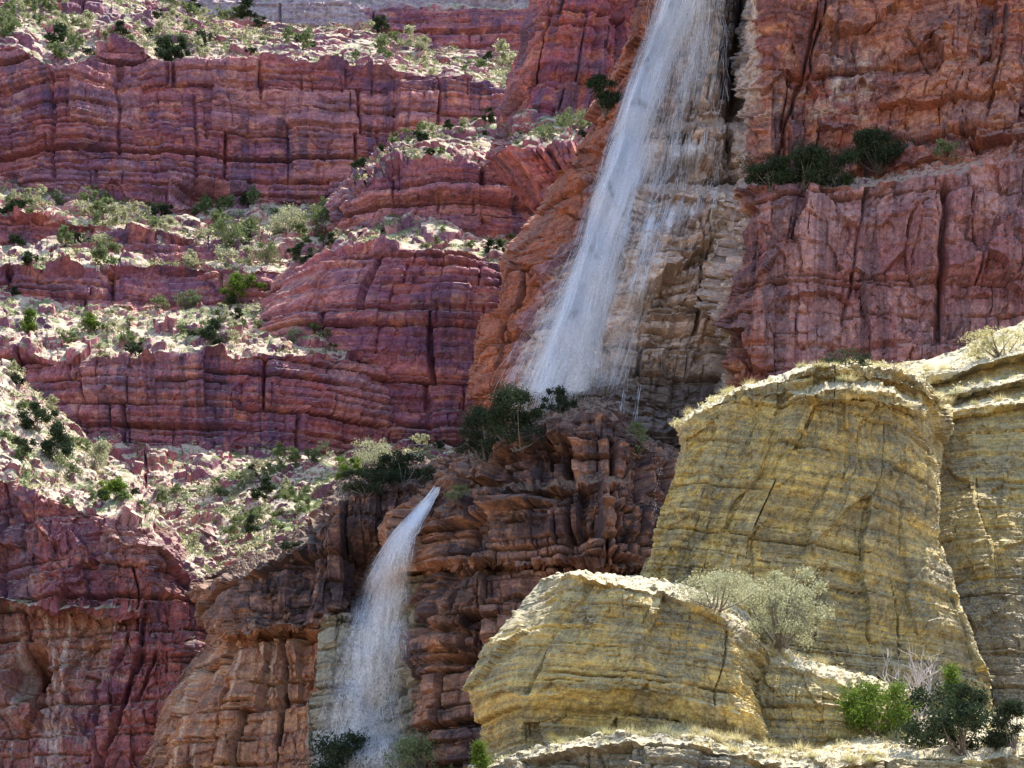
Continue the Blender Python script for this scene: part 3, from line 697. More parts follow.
rock('ochre_outcrop', [
    [(880,370,104),(930,358,102),(975,342,100),(1024,322,100),(1100,300,100)],
    [(895,378,86),(935,372,85),(975,362,85),(1024,348,85),(1100,334,85)],
    [(896,386,85),(936,378,83),(976,366,82),(1024,352,81),(1100,338,80.6)],
    [(897,389,85.6),(937,382,84.2),(977,371,83.2),(1024,357,82.2),(1100,343,81.8)],
    [(898,399,85.2),(938,394,83.4),(978,385,82.4),(1024,374,81.6),(1100,364,81)],
    [(899,401,82),(938,397,78.6),(980,389,77.6),(1024,379,77.2),(1100,369,77)],
    [(899,404,82.6),(938,401,79.8),(980,394,78.8),(1024,385,78.4),(1100,376,78.2)],
    [(900,412,82),(938,411,79),(980,405,78),(1024,398,77.6),(1100,390,77.4)],
    [(900,415,80),(938,414,74.4),(980,409,73.4),(1024,403,73),(1100,396,72.8)],
    [(900,419,80.4),(938,419,74.9),(980,414,73.9),(1024,409,73.5),(1100,402,73.3)],
    [(902,500,79),(938,500,72.2),(980,500,71.2),(1024,500,70.8),(1100,500,70.8)],
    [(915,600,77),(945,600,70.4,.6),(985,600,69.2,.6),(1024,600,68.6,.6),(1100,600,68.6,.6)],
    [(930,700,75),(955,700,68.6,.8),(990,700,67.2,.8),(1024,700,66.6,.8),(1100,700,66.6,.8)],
    [(940,860,73),(965,860,67),(990,860,65.6),(1024,860,65),(1100,860,65)],
], OCH, M['ochre'], 111, kind='thing', label='shaded ochre wall with sunlit grassy ledges along the edge of the picture', cat='rock outcrop', wob=1.6)
rock('ochre_outcrop', [
    [(556,578,66),(590,578,66),(626,578,65),(662,580,63),(700,590,61.6),(742,612,60.6),(772,644,60),(782,668,60),(790,694,60)],
    [(545,580,57),(578,575,53.9),(618,580,53.2),(655,587,52.9),(696,601,52.6),(736,625,52.5),(757,648,53.4),(768,668,55.2),(780,692,58)],
    [(541,583,56.6),(576,579,53.5),(616,584,52.8),(654,592,52.5),(694,606,52.2),(733,630,52.1),(753,655,53),(764,676,54.8),(776,698,57.8)],
    [(528,600,56.2),(566,602,53.1),(612,604,52.4),(652,610,52.1),(692,624,51.9),(730,646,51.9),(750,668,52.8),(762,688,54.6),(774,704,57.6)],
    [(494,640,55.7),(535,645,52.8),(600,648,52.0),(648,650,51.8),(690,660,51.6),(728,676,51.6),(750,692,52.6),(764,704,54.4),(776,716,57.4)],
    [(470,690,55.3),(512,692,52.6),(592,690,51.8),(645,690,51.6),(690,698,51.4),(730,708,51.5),(756,716,52.5),(770,722,54.4),(780,730,57)],
    [(476,726,55.6),(520,722,53.1),(594,715,52.6),(645,716,52.3),(690,724,52.1),(732,732,52.2),(760,738,53),(774,742,54.8),(784,748,57)],
    [(486,790,55.6),(528,790,53.0),(596,790,52.6),(645,790,52.2),(690,790,52),(735,790,52.2),(764,790,53),(780,790,54.8),(790,790,57)],
], OCH, M['ochre'], 112, kind='thing', label='rounded bulging ochre boulder mass with a cream sunlit lip', cat='rock outcrop', wob=1.8)
rock('ochre_outcrop', [
    [(728,640,62),(760,646,61),(800,658,60),(850,675,59.5),(890,687,59.5),(925,697,60)],
    [(732,636,57.0),(762,643,56.0),(800,657,55.2),(850,677,54.9),(888,690,55.2),(918,699,57)],
    [(734,648,56.6),(762,658,55.4),(800,672,54.6),(850,687,54.4),(886,697,54.8),(914,704,56.6)],
    [(738,668,56.2),(764,678,55.0),(800,690,54.3),(850,702,54.1),(884,710,54.5),(912,716,56.4)],
    [(742,690,55.8),(766,700,54.7),(800,708,54),(850,716,53.9),(884,722,54.3),(912,728,56.2)],
    [(746,740,55.4),(768,745,54.2),(800,750,53.6),(850,755,53.6),(884,760,54),(912,765,56)],
    [(746,800,55),(768,800,53),(800,800,52.2),(850,800,52.2),(884,800,53),(912,800,55.4)],
], OCH, M['ochre'], 113, kind='thing', label='broken ochre slab with a bright tilted top below the sage bush', cat='rock outcrop', wob=1.8)
rock('rock_ledge', [
    [(470,774,56),(510,766,55),(560,756,54),(620,738,53.5),(680,724,53.2),(740,738,53.2),(800,752,54),(860,728,56),(930,718,59),(1000,714,60),(1080,707,61)],
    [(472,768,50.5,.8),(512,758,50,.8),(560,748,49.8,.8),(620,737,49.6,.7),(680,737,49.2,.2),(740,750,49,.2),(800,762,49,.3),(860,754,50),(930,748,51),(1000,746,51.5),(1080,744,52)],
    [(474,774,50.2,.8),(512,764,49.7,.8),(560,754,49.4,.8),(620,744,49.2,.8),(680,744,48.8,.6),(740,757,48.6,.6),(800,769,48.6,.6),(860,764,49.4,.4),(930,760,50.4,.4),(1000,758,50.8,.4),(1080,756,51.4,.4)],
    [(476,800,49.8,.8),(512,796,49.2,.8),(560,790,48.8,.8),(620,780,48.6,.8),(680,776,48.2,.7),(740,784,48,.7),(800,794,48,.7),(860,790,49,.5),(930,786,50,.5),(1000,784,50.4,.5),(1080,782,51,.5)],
    [(478,900,49),(512,900,48.4),(560,900,47.6),(620,900,47),(680,900,46.6),(740,900,46.6),(800,900,46.8),(860,900,48),(930,900,49),(1000,900,49.4),(1080,900,50)],
], dict(OCH, joints=((1.4, 0.5, 0.4, 0.3, 0.05, 0.4), (0.5, 0.25, 0.12, 0.08, 0.03, 0.4))), M['ochre'], 114, label='low weathered ledge with cream bunch plants along the bottom', cat='rock ledge', wob=2.4)

# canyon floor: one sheet from below the camera to the foot of the walls
def canyon_floor():
    gx = np.concatenate([np.linspace(-520, -160, 30), np.linspace(-150, 150, 121), np.linspace(160, 520, 30)])
    gy = np.concatenate([np.linspace(-250, -20, 22), np.linspace(-15, 130, 60), np.linspace(135, 780, 60)])
    Xg, Yg = np.meshgrid(gx, gy)
    Z = -2.0 + 6.5 * sstep(15, 46, Yg) + 0.12 * np.clip(Yg - 60, 0, 1000) + 0.6 * fbm(Xg / 14, Yg / 14, 5, 4) * sstep(3, 12, np.hypot(Xg, Yg))
    P = np.stack([Xg, Yg, Z], -1)
    nv, nu = Xg.shape
    idx = np.arange(nv * nu).reshape(nv, nu)
    Q = np.stack([idx[:-1, :-1], idx[:-1, 1:], idx[1:, 1:], idx[1:, :-1]], -1).reshape(-1, 4)
    o = quads('ground', P, Q, mat=M['ground'], smooth=True, attrs={
        'rk': ('FLOAT_VECTOR', np.stack([Xg, Yg, Z], -1)), 'mk': ('FLOAT_VECTOR', np.zeros(P.shape)), 'steep': ('FLOAT', np.zeros(Xg.shape))})
    o['kind'] = 'structure'
canyon_floor()

print('rock built', round(time.time() - T0, 1))
# ------------------------------------------------------------------ sighting points on the finished rock
bpy.context.view_layer.update()
DG = bpy.context.evaluated_depsgraph_get()
def sight(px, py):
    d = Vector(unproj(np.float64(px), np.float64(py), 1.0)).normalized()
    o = Vector((0, 0, 0))
    for _ in range(3):
        ok, loc, nrm, i, ob, mm = S.ray_cast(DG, o, d, distance=2000)
        if not ok: break
        if ob.name != 'haze': return loc, nrm, ob.name
        o = loc + d * 0.01
    return None, None, None

# ------------------------------------------------------------------ plants
def leaf_mat(name, c1, c2, c3, trans=0.35):
    T = NT(name)
    g = T.n('ShaderNodeNewGeometry'); oi = T.n('ShaderNodeObjectInfo')
    c = T.mix(T.ss(g.outputs['Random Per Island'], 0.1, 0.9), c1, c2)
    c = T.mix(T.math('MULTIPLY', T.ss(oi.outputs['Random'], 0.3, 1.0), 0.6), c, c3)
    a = T.n('ShaderNodeBsdfDiffuse'); T.l(c, a.inputs[0])
    b = T.n('ShaderNodeBsdfTranslucent'); T.l(c, b.inputs[0])
    x = T.n('ShaderNodeMixShader'); x.inputs[0].default_value = trans
    T.l(a.outputs[0], x.inputs[1]); T.l(b.outputs[0], x.inputs[2]); T.l(x.outputs[0], T.out.inputs[0])
    return T.m
def wood_mat(name, c1, c2):
    T = NT(name)
    n = T.noise(T.vmul(T.n('ShaderNodeNewGeometry').outputs['Position'], (9, 9, 2)), 1.5, 5, 0.65)
    b = T.n('ShaderNodeBsdfPrincipled'); b.inputs['Roughness'].default_value = 0.9
    T.l(T.mix(T.ss(n, 0.35, 0.65), c1, c2), b.inputs['Base Color']); T.l(b.outputs[0], T.out.inputs[0])
    return T.m
M['juniper'] = leaf_mat('dark_juniper_leaf', (0.030, 0.045, 0.026), (0.055, 0.075, 0.040), (0.045, 0.055, 0.035), 0.2)
M['green'] = leaf_mat('fresh_green_leaf', (0.075, 0.125, 0.022), (0.14, 0.20, 0.035), (0.10, 0.15, 0.03), 0.35)
M['sage'] = leaf_mat('sage_leaf', (0.24, 0.25, 0.15), (0.42, 0.42, 0.27), (0.30, 0.30, 0.17), 0.4)
M['straw'] = leaf_mat('straw_leaf', (0.42, 0.37, 0.20), (0.55, 0.50, 0.30), (0.38, 0.38, 0.17), 0.3)
M['grey'] = leaf_mat('grey_green_leaf', (0.11, 0.145, 0.065), (0.20, 0.235, 0.11), (0.14, 0.17, 0.08), 0.25)
M['bark'] = wood_mat('grey_brown_bark', (0.10, 0.08, 0.065), (0.20, 0.165, 0.135))
M['deadwood'] = wood_mat('bleached_dead_wood', (0.36, 0.31, 0.29), (0.58, 0.52, 0.5))

def tube_np(pts, rads, sides=5):
    pts = np.asarray(pts, float); n = len(pts)
    tan = np.gradient(pts, axis=0); tan /= np.linalg.norm(tan, axis=1, keepdims=True) + 1e-9
    ref = np.where(np.abs(tan[:, 2:3]) > 0.9, np.array([[1.0, 0, 0]]), np.array([[0, 0, 1.0]]))
    e1 = np.cross(tan, ref); e1 /= np.linalg.norm(e1, axis=1, keepdims=True) + 1e-9
    e2 = np.cross(tan, e1)
    a = np.arange(sides) * 2 * np.pi / sides
    V = pts[:, None] + (e1[:, None] * np.cos(a)[None, :, None] + e2[:, None] * np.sin(a)[None, :, None]) * np.asarray(rads)[:, None, None]
    idx = np.arange(n * sides).reshape(n, sides)
    Q = np.stack([idx[:-1], np.roll(idx[:-1], -1, 1), np.roll(idx[1:], -1, 1), idx[1:]], -1).reshape(-1, 4)
    return V.reshape(-1, 3), Q

class Geo:
    def __init__(self): self.V = []; self.Q = []; self.n = 0
    def add(self, V, Q):
        self.V.append(V); self.Q.append(np.asarray(Q) + self.n); self.n += len(V)
    def arrays(self): return np.concatenate(self.V), np.concatenate(self.Q)

def leaf_tris(C, size, r, flat=0.0):
    n = len(C)
    a = r.normal(size=(n, 3)); b = r.normal(size=(n, 3))
    a /= np.linalg.norm(a, axis=1, keepdims=True); b -= a * (a * b).sum(1, keepdims=True); b /= np.linalg.norm(b, axis=1, keepdims=True)
    sz = size * (0.6 + 0.8 * r.random((n, 1)))
    V = np.stack([C - a * sz * 0.5 - b * sz * 0.25, C - a * sz * 0.4 + b * sz * 0.3, C + a * sz * 0.65], 1).reshape(-1, 3)
    return V, np.arange(3 * n).reshape(n, 3)

def plant_arrays(seed, wd, ht, leaf, nleaf, nclump, form='round', gap=0.25):
    """a bush of width wd and height ht (m) standing at the origin: limbs, and leaf sprays clustered at their ends"""
    r = np.random.default_rng(seed)
    cl = []
    nst = r.integers(4, 7)
    lean = r.normal(size=2) * 0.12
    for k in range(nclump):
        th = r.random() * 2 * np.pi
        if form == 'round':
            u = r.random() ** 0.5
            hh = 0.12 + 0.88 * r.random()
            rad = 0.5 * wd * u * math.sqrt(max(0.08, 1 - ((hh - 0.5) / 0.56) ** 2))
        elif form == 'vase':
            hh = 0.15 + 0.85 * r.random() ** 0.8
            rad = 0.5 * wd * (0.3 + 0.7 * min(1, hh * 1.6)) * r.random() ** 0.45 * (1.05 if hh < 0.7 else 0.7)
        else:      # upright
            hh = 0.12 + 0.88 * r.random()
            rad = 0.5 * wd * (1.05 - hh) ** 0.7 * r.random() ** 0.5
        cl.append((math.cos(th) * rad + lean[0] * hh * wd, math.sin(th) * rad + lean[1] * hh * wd, hh * ht))
    cl = np.array(cl)
    stems = Geo()
    order = r.permutation(nclump)[:min(nclump, 14)]
    for k in order:
        e = cl[k]; b = np.array([r.normal() * 0.03 * wd, r.normal() * 0.03 * wd, -0.08 * ht])
        mid = b * 0.5 + e * 0.5 + np.array([e[0] * 0.12, e[1] * 0.12, -0.08 * ht]) + r.normal(size=3) * 0.03 * wd
        t = np.linspace(0, 1, 6)[:, None]
        pts = b * (1 - t) ** 2 + 2 * mid * t * (1 - t) + e * t ** 2
        stems.add(*tube_np(pts, np.linspace(0.016, 0.004, 6) * wd * (0.6 + 0.6 * r.random()), 4))
    per = np.maximum(3, (nleaf / nclump * (0.5 + r.random(nclump))).astype(int))
    C = np.repeat(cl, per, 0)
    cr = np.repeat(((0.075 if nclump < 45 else (0.04 if form == 'vase' else 0.06)) + (0.05 if form == 'vase' else 0.08) * r.random(nclump)) * (wd + ht) * 0.5, per)
    off_ = r.normal(size=C.shape) * cr[:, None] * np.array([1.0, 1.0, 0.75]) * 0.75
    C = C + off_
    C[:, 2] = np.maximum(C[:, 2], 0.02 * ht)
    V, T = leaf_tris(C, leaf, r)
    return V, T, stems.arrays()

def bush(name, loc, wd, ht, kind, label, cat, seed, pxm, group=None, form='round', parts=True):
    px_w = wd / pxm
    leaf = max(pxm * 2.3, (0.038 if kind in ('juniper', 'green') else 0.026) * wd)
    nclump = int(np.clip(px_w * (0.45 if kind in ('juniper', 'green') else 0.9), 14, 32 if kind in ('juniper', 'green') else 75))
    if kind == 'sage': leaf *= 0.72
    nleaf = int(np.clip(1.3 * (wd * ht) / (leaf * leaf) * (13.0 if kind in ('juniper', 'green') else 5.5), 300, 16000))
    V, T, (SV, SQ) = plant_arrays(seed, wd, ht, leaf, nleaf, nclump, form)
    if parts:
        e = bpy.data.objects.new(name, None); COL.objects.link(e); e.location = loc; e.empty_display_size = 0.2
        tris('foliage', V, T, mat=M[kind], parent=e)
        quads('branches', SV, SQ, mat=M['bark'], parent=e)
    else:
        e = tris(name, V, T, mat=M[kind]); e.location = loc
    e.rotation_euler[2] = (seed * 2.399) % 6.283
    return set_props(e, label, cat, group)

NAMED = [  # px, py of its foot, width and height on the photograph in px, leaf, form, name, label, category
    (773,188,56,32,'juniper','round','pinyon_tree','dark evergreen nearest the falling water on the ledge of the red wall','tree'),
    (802,188,60,40,'juniper','round','pinyon_tree','tallest dark evergreen in the row on the red wall ledge','tree'),
    (836,187,62,36,'juniper','round','pinyon_tree','dark evergreen on the red wall ledge between the tallest and the round one','tree'),
    (880,171,60,32,'juniper','round','pinyon_tree','round dark evergreen at the higher end of the red wall ledge','tree'),
    (945,163,34,18,'grey','round','shrub','dull shrub at the far end of the red wall ledge past the evergreens','shrub'),
    (488,462,56,58,'juniper','round','juniper_tree','big dark juniper drooping over the left shoulder of the dark buttress','tree'),
    (519,446,62,56,'juniper','round','juniper_tree','big dark juniper at the foot of the tall waterfall','tree'),
    (560,412,40,17,'juniper','round','juniper_shrub','low dark juniper on the very top of the dark buttress','shrub'),
    (640,455,22,34,'grey','round','shrub','dull drooping shrub beside the trickle at the end of the dark buttress','shrub'),
    (402,484,60,34,'juniper','round','juniper_shrub','dark spreading juniper above the lip of the lower waterfall','shrub'),
    (374,466,44,26,'sage','round','sage_bush','pale sunlit bush behind the dark juniper above the lower waterfall','shrub'),
    (366,494,46,24,'juniper','round','juniper_shrub','dark shaded shrub below the spreading juniper by the lower waterfall','shrub'),
    (345,478,30,20,'green','round','shrub','green shrub at the top of the sunlit rubble slope','shrub'),
    (292,560,30,16,'juniper','round','shrub','small dark shrub on the layered shoulder of the orange buttress','shrub'),
    (458,499,28,14,'grey','round','shrub','dull green shrub on a ledge of the dark buttress beside the lower fall','shrub'),
    (574,129,44,20,'grey','round','shrub','grey green shrub on the ledge below the red pillar','shrub'),
    (545,140,30,14,'grey','round','shrub','low grey shrub under the foot of the red pillar','shrub'),
    (606,114,28,44,'juniper','round','juniper_tree','dark tree on the cliff edge beside the upper waterfall','tree'),
    (38,432,36,26,'juniper','round','juniper_shrub','round dark juniper highest on the slope above the cave','shrub'),
    (56,462,32,42,'juniper','upright','juniper_tree','tallest dark juniper on the slope above the cave','tree'),
    (20,453,24,16,'juniper','round','juniper_shrub','small dark shrub beside the round juniper above the cave','shrub'),
    (70,478,24,24,'grey','round','shrub','grey shrub right below the tallest juniper above the cave','shrub'),
    (93,470,26,30,'sage','upright','shrub','pale open shrub on the crest of the slope above the cave','shrub'),
    (115,501,28,28,'green','upright','shrub','fresh green shrub lowest on the slope above the cave','shrub'),
    (103,498,16,16,'green','round','shrub','small green shrub against the lowest green one above the cave','shrub'),
    (156,212,20,26,'grey','upright','tree','pale slender tree against the foot of the great red wall','tree'),
    (245,206,14,16,'juniper','upright','tree','small dark tree against the foot of the great red wall','tree'),
    (91,334,20,22,'green','upright','shrub','green upright shrub under the low cliff step on the far side','shrub'),
    (28,334,20,26,'green','upright','shrub','green upright shrub at the picture edge under the low cliff step','shrub'),
    (240,302,38,26,'green','round','shrub','bright green shrub hanging on the corner of the stepped butte','shrub'),
    (212,345,30,24,'juniper','round','shrub','dark shrub in the shaded notch beside the rubble bench','shrub'),
    (186,309,32,16,'grey','round','shrub','wide low shrub on the end of the rubble bench','shrub'),
    (157,310,20,14,'grey','round','shrub','small shrub beside the wide low one on the rubble bench','shrub'),
    (226,246,30,28,'grey','round','shrub','tall bush in front of the leafy thicket on the upper bench','shrub'),
    (247,240,28,30,'grey','upright','shrub','pointed bush in the middle of the upper bench thicket','shrub'),
    (266,264,30,22,'grey','round','shrub','bush at the lower edge of the upper bench thicket','shrub'),
    (288,232,42,26,'sage','round','shrub','broad pale bush at the back of the upper bench thicket','shrub'),
    (316,234,40,26,'grey','round','shrub','broad bush at the butte end of the upper bench thicket','shrub'),
    (300,262,26,22,'juniper','round','shrub','darker bush tucked beside the butte on the upper bench','shrub'),
    (1000,356,64,24,'straw','round','sage_bush','wide yellow green bush on the skyline ledge of the ochre wall','shrub'),
    (958,404,26,14,'sage','round','sage_bush','small pale bush on the lower ledge of the ochre wall','shrub'),
    (845,366,54,11,'juniper','round','juniper_shrub','low dark shrub peeping over the rim of the ochre outcrop','shrub'),
    (716,608,80,34,'sage','round','sage_bush','low pale yellowish bush on the ochre terrace behind the rounded boulder','shrub'),
    (778,646,120,68,'sage','vase','sage_bush','large grey green sage bush in the middle of the ochre terrace','shrub'),
    (882,738,74,52,'green','round','juniper_shrub','bright green sunlit shrub on the bottom ledge','shrub'),
    (964,752,98,58,'juniper','round','juniper_tree','large dark green juniper on the bottom ledge','tree'),
    (1012,748,46,44,'juniper','round','juniper_shrub','dark green shrub at the picture corner beside the large juniper','shrub'),
    (958,727,20,62,'green','upright','shrub','slim yellow green shrub poking up behind the large juniper','shrub'),
    (362,792,92,52,'juniper','round','juniper_tree','dark green juniper below the lower waterfall','tree'),
    (430,794,74,52,'grey','round','juniper_tree','grey green juniper under the foot of the dark buttress','tree'),
    (480,792,20,52,'green','upright','shrub','yellow green shrub wedged beside the rounded ochre boulder','shrub'),
]
spots = []
for it in NAMED:
    loc, nrm, ob = sight(it[0], it[1])
    if it[2] == 120: loc = Vector(unproj(np.float64(it[0]), np.float64(it[1]), 55.6))
    spots.append((loc, ob))

# scattered bushes of the benches, sighted on flat ground of each rock
def flat_spots(name, n, seed, ok=lambda x, y: True, mind=9):
    P, st, bx, by = BASES[name]
    r = np.random.default_rng(seed)
    X, Y = proj(P)
    m = (st < 0.25) & (X > 3) & (X < 1021) & (Y > 3) & (Y < 765)
    ii = np.argwhere(m)
    if len(ii) == 0: return []
    out = []
    for k in r.permutation(len(ii))[:n * 60]:
        i, j = ii[k]
        if not ok(X[i, j], Y[i, j]): continue
        if mind > 5 and vn(np.array([X[i, j] / 38.0]), np.array([Y[i, j] / 16.0]), seed)[0] < 0.45 + 0.25 * r.random() - 0.12: continue
        if any((X[i, j] - q[0]) ** 2 + ((Y[i, j] - q[1]) * 1.6) ** 2 < mind * mind for q in out): continue
        loc, nrm, ob = sight(X[i, j], Y[i, j])
        if loc is None or abs(loc.y - P[i, j, 1]) > 2.5: continue
        out.append((X[i, j], Y[i, j], Vector(P[i, j])))
        if len(out) >= n: break
    return out
AREAS = [ # rock, count, filter, size px, leaf kinds, where
    ('canyon_wall', 74, lambda x, y: y < 125, (10, 24), 'on the slope above the great red wall', 'bushes above the great red wall'),
    ('canyon_wall', 60, lambda x, y: 185 < y < 275, (10, 24), 'on the bench under the great red wall', 'bushes on the bench under the great red wall'),
    ('canyon_wall', 34, lambda x, y: 275 < y < 385, (9, 20), 'on the rubble bench over the lower red wall', 'bushes on the rubble bench'),
    ('stepped_butte', 22, lambda x, y: y < 200, (8, 18), 'among the rubble on top of the stepped butte', 'bushes on top of the stepped butte'),
    ('stepped_butte', 12, lambda x, y: 225 < y < 300, (7, 15), 'on the thin ledge across the stepped butte', 'bushes on the ledge of the stepped butte'),
    ('rock_spur', 9, lambda x, y: y > 100, (7, 13), 'on the little ledge below the red pillar', 'bushes below the red pillar'),
    ('talus_slope', 46, lambda x, y: True, (10, 24), 'on the sunlit rubble slope between the cliffs', 'bushes on the sunlit rubble slope'),
    ('cave_cliff', 26, lambda x, y: True, (9, 20), 'on the slope above the dark cave', 'bushes on the slope above the cave'),
]
scatter = []
for k, (nm, n, ok, sz, where, grp) in enumerate(AREAS):
    for q in flat_spots(nm, n, 300 + k, ok): scatter.append((k, q))
TUFTS = [ # bunch plants of the ochre ledges
    ('ochre_outcrop', 30, lambda x, y: y < 425, 'on the notched rim of the tall ochre outcrop', 'cream bunch plants on the ochre rim'),
    ('ochre_outcrop.001', 22, lambda x, y: y < 430, 'on the grassy ledges of the shaded ochre wall', 'cream bunch plants on the ochre wall ledges'),
    ('rock_ledge', 70, lambda x, y: 560 < x, 'along the low ledge at the bottom', 'cream bunch plants on the bottom ledge'),
    ('ochre_outcrop.003', 8, lambda x, y: True, 'on the broken ochre slab', 'cream bunch plants on the broken slab'),
]
tuft_spots = []
for k, (nm, n, ok, where, grp) in enumerate(TUFTS):
    for q in flat_spots(nm, n, 600 + k, ok, 4): tuft_spots.append((k, q))

for i, it in enumerate(NAMED):
    loc, ob = spots[i]
    if loc is None:
        print('no ground for', it[7]); continue
    pxm = loc.length / F
    bush(it[6], loc - Vector((0, 0, 0.03 * it[3] * pxm)), it[2] * pxm, it[3] * pxm, it[4], it[7], it[8], 500 + i, pxm, form=it[5])
KINDS3 = [('grey', 'small grey green bush'), ('sage', 'small pale sage bush'), ('juniper', 'small dark green bush')]
r_ = random.Random(5)
protos = {}
for k, (X_, Y_, P_) in scatter:
    nm, n, ok, sz, where, grp = AREAS[k]
    kind, lab = KINDS3[r_.choices((0, 1, 2), (0.5, 0.3, 0.2))[0]]
    var = r_.randrange(4)
    key = (kind, var)
    if key not in protos:
        o = bush('bush', (0, 0, 0), 3.0, 2.1 + 0.5 * var % 1.2, kind, 'x', 'bush', 900 + 7 * len(protos), 0.21, parts=False, form=('round', 'round', 'upright', 'vase')[var])
        protos[key] = o
    else:
        o = protos[key].copy(); COL.objects.link(o)
    pxm = P_.length / F
    s_ = r_.uniform(*sz) * pxm / 3.0
    o.location = P_ - Vector((0, 0, 0.1)); o.scale = (s_, s_, s_ * r_.uniform(0.8, 1.15)); o.rotation_euler[2] = r_.uniform(0, 6.28)
    o['label'] = lab + ' ' + where; o['category'] = 'bush'; o['group'] = grp

# the bare dead shrub
def dead_shrub():
    loc, nrm, ob = sight(926, 733)
    if loc is None: return
    pxm = loc.length / F
    r = np.random.default_rng(8)
    g = Geo(); H = 108 * pxm
    def grow(p, d, ln, rad, lev):
        n = 5
        pts = [p]
        for i in range(n):
            d = d + r.normal(size=3) * 0.12; d[2] += 0.05; d /= np.linalg.norm(d)
            pts.append(pts[-1] + d * ln / n)
        g.add(*tube_np(pts, np.linspace(rad, rad * 0.55, n + 1), 4))
        if lev < 4:
            for _ in range(3 if lev < 2 else 2):
                k = r.integers(2, n + 1)
                a = r.normal(size=3); a[2] = abs(a[2]) * 0.9
                nd = d + a * 0.55; nd /= np.linalg.norm(nd)
                grow(pts[k], nd, ln * 0.7, rad * 0.66, lev + 1)
    for k in range(7):
        a = r.normal(size=3) * 0.35; a[2] = 1
        grow(np.array([r.normal() * 0.06, r.normal() * 0.06, -0.1]), a / np.linalg.norm(a), H * 0.40, 0.027, 1)
    V, Q = g.arrays()
    o = quads('bare_shrub', V, Q, mat=M['deadwood']); o.location = loc
    set_props(o, 'bare grey dead shrub rising behind the green shrubs of the bottom ledge', 'shrub')
dead_shrub()

# bunch grass on the sunlit ochre ledges, loose stones and low scrub on the rubble slopes
def tuft_arrays(seed, ht, n=240):
    r = np.random.default_rng(seed)
    th = r.random(n) * 6.283; sp = r.random(n) ** 0.6 * 1.0
    b = np.stack([np.cos(th), np.sin(th), 0 * th], 1) * (0.28 * ht * r.random((n, 1)))
    d = np.stack([np.cos(th) * sp, np.sin(th) * sp, 1 - 0.4 * sp], 1) * ht * (0.25 + 0.6 * r.random((n, 1)))
    side = np.stack([-np.sin(th), np.cos(th), 0 * th], 1) * 0.014 * ht
    tip = b + d; tip[:, 2] -= 0.12 * ht * sp
    V = np.stack([b - side, b + side, tip], 1).reshape(-1, 3)
    return V, np.arange(3 * n).reshape(n, 3)

tuft_protos = []
for v in range(5):
    V, T = tuft_arrays(40 + v, 0.5)
    tuft_protos.append((V, T))
tm = {}
for i, (k, (X_, Y_, P_)) in enumerate(tuft_spots):
    v = r_.randrange(5)
    if v not in tm:
        o = tris('bunch_plant', *tuft_protos[v], mat=M['straw']); tm[v] = o
    else:
        o = tm[v].copy(); COL.objects.link(o)
    s_ = r_.uniform(0.45, 1.15)
    o.location = P_ - Vector((0, 0, 0.03)); o.scale = (s_ * 1.2, s_ * 1.2, s_); o.rotation_euler[2] = r_.uniform(0, 6.28)
    o['label'] = 'small cream bunch plant ' + TUFTS[k][3]; o['category'] = 'plant'; o['group'] = TUFTS[k][4]

def mass(name, mat, areas, seed, make, lab):
    r = np.random.default_rng(seed)
    VV = []; TT = []; n0 = 0
    for nm, n in areas:
        P, st, bx, by = BASES[nm]
        X, Y = proj(P)
        m = (st < 0.3) & (X > -30) & (X < 1054) & (Y > -20) & (Y < 790)
        ii = np.argwhere(m)
        if len(ii) == 0: continue
        pick = ii[r.integers(0, len(ii), n * 3)]
        keep_ = vn(X[pick[:, 0], pick[:, 1]] / 30.0, Y[pick[:, 0], pick[:, 1]] / 12.0, 93) > 0.35 + 0.3 * r.random(len(pick))
        pick = pick[keep_][:n]
        C = P[pick[:, 0], pick[:, 1]]
        V, T = make(C, C[:, 1] / F, r)
        VV.append(V); TT.append(T + n0); n0 += len(V)
    o = tris(name, np.concatenate(VV), np.concatenate(TT), mat=mat)
    set_props(o, lab, None, None, 'stuff')

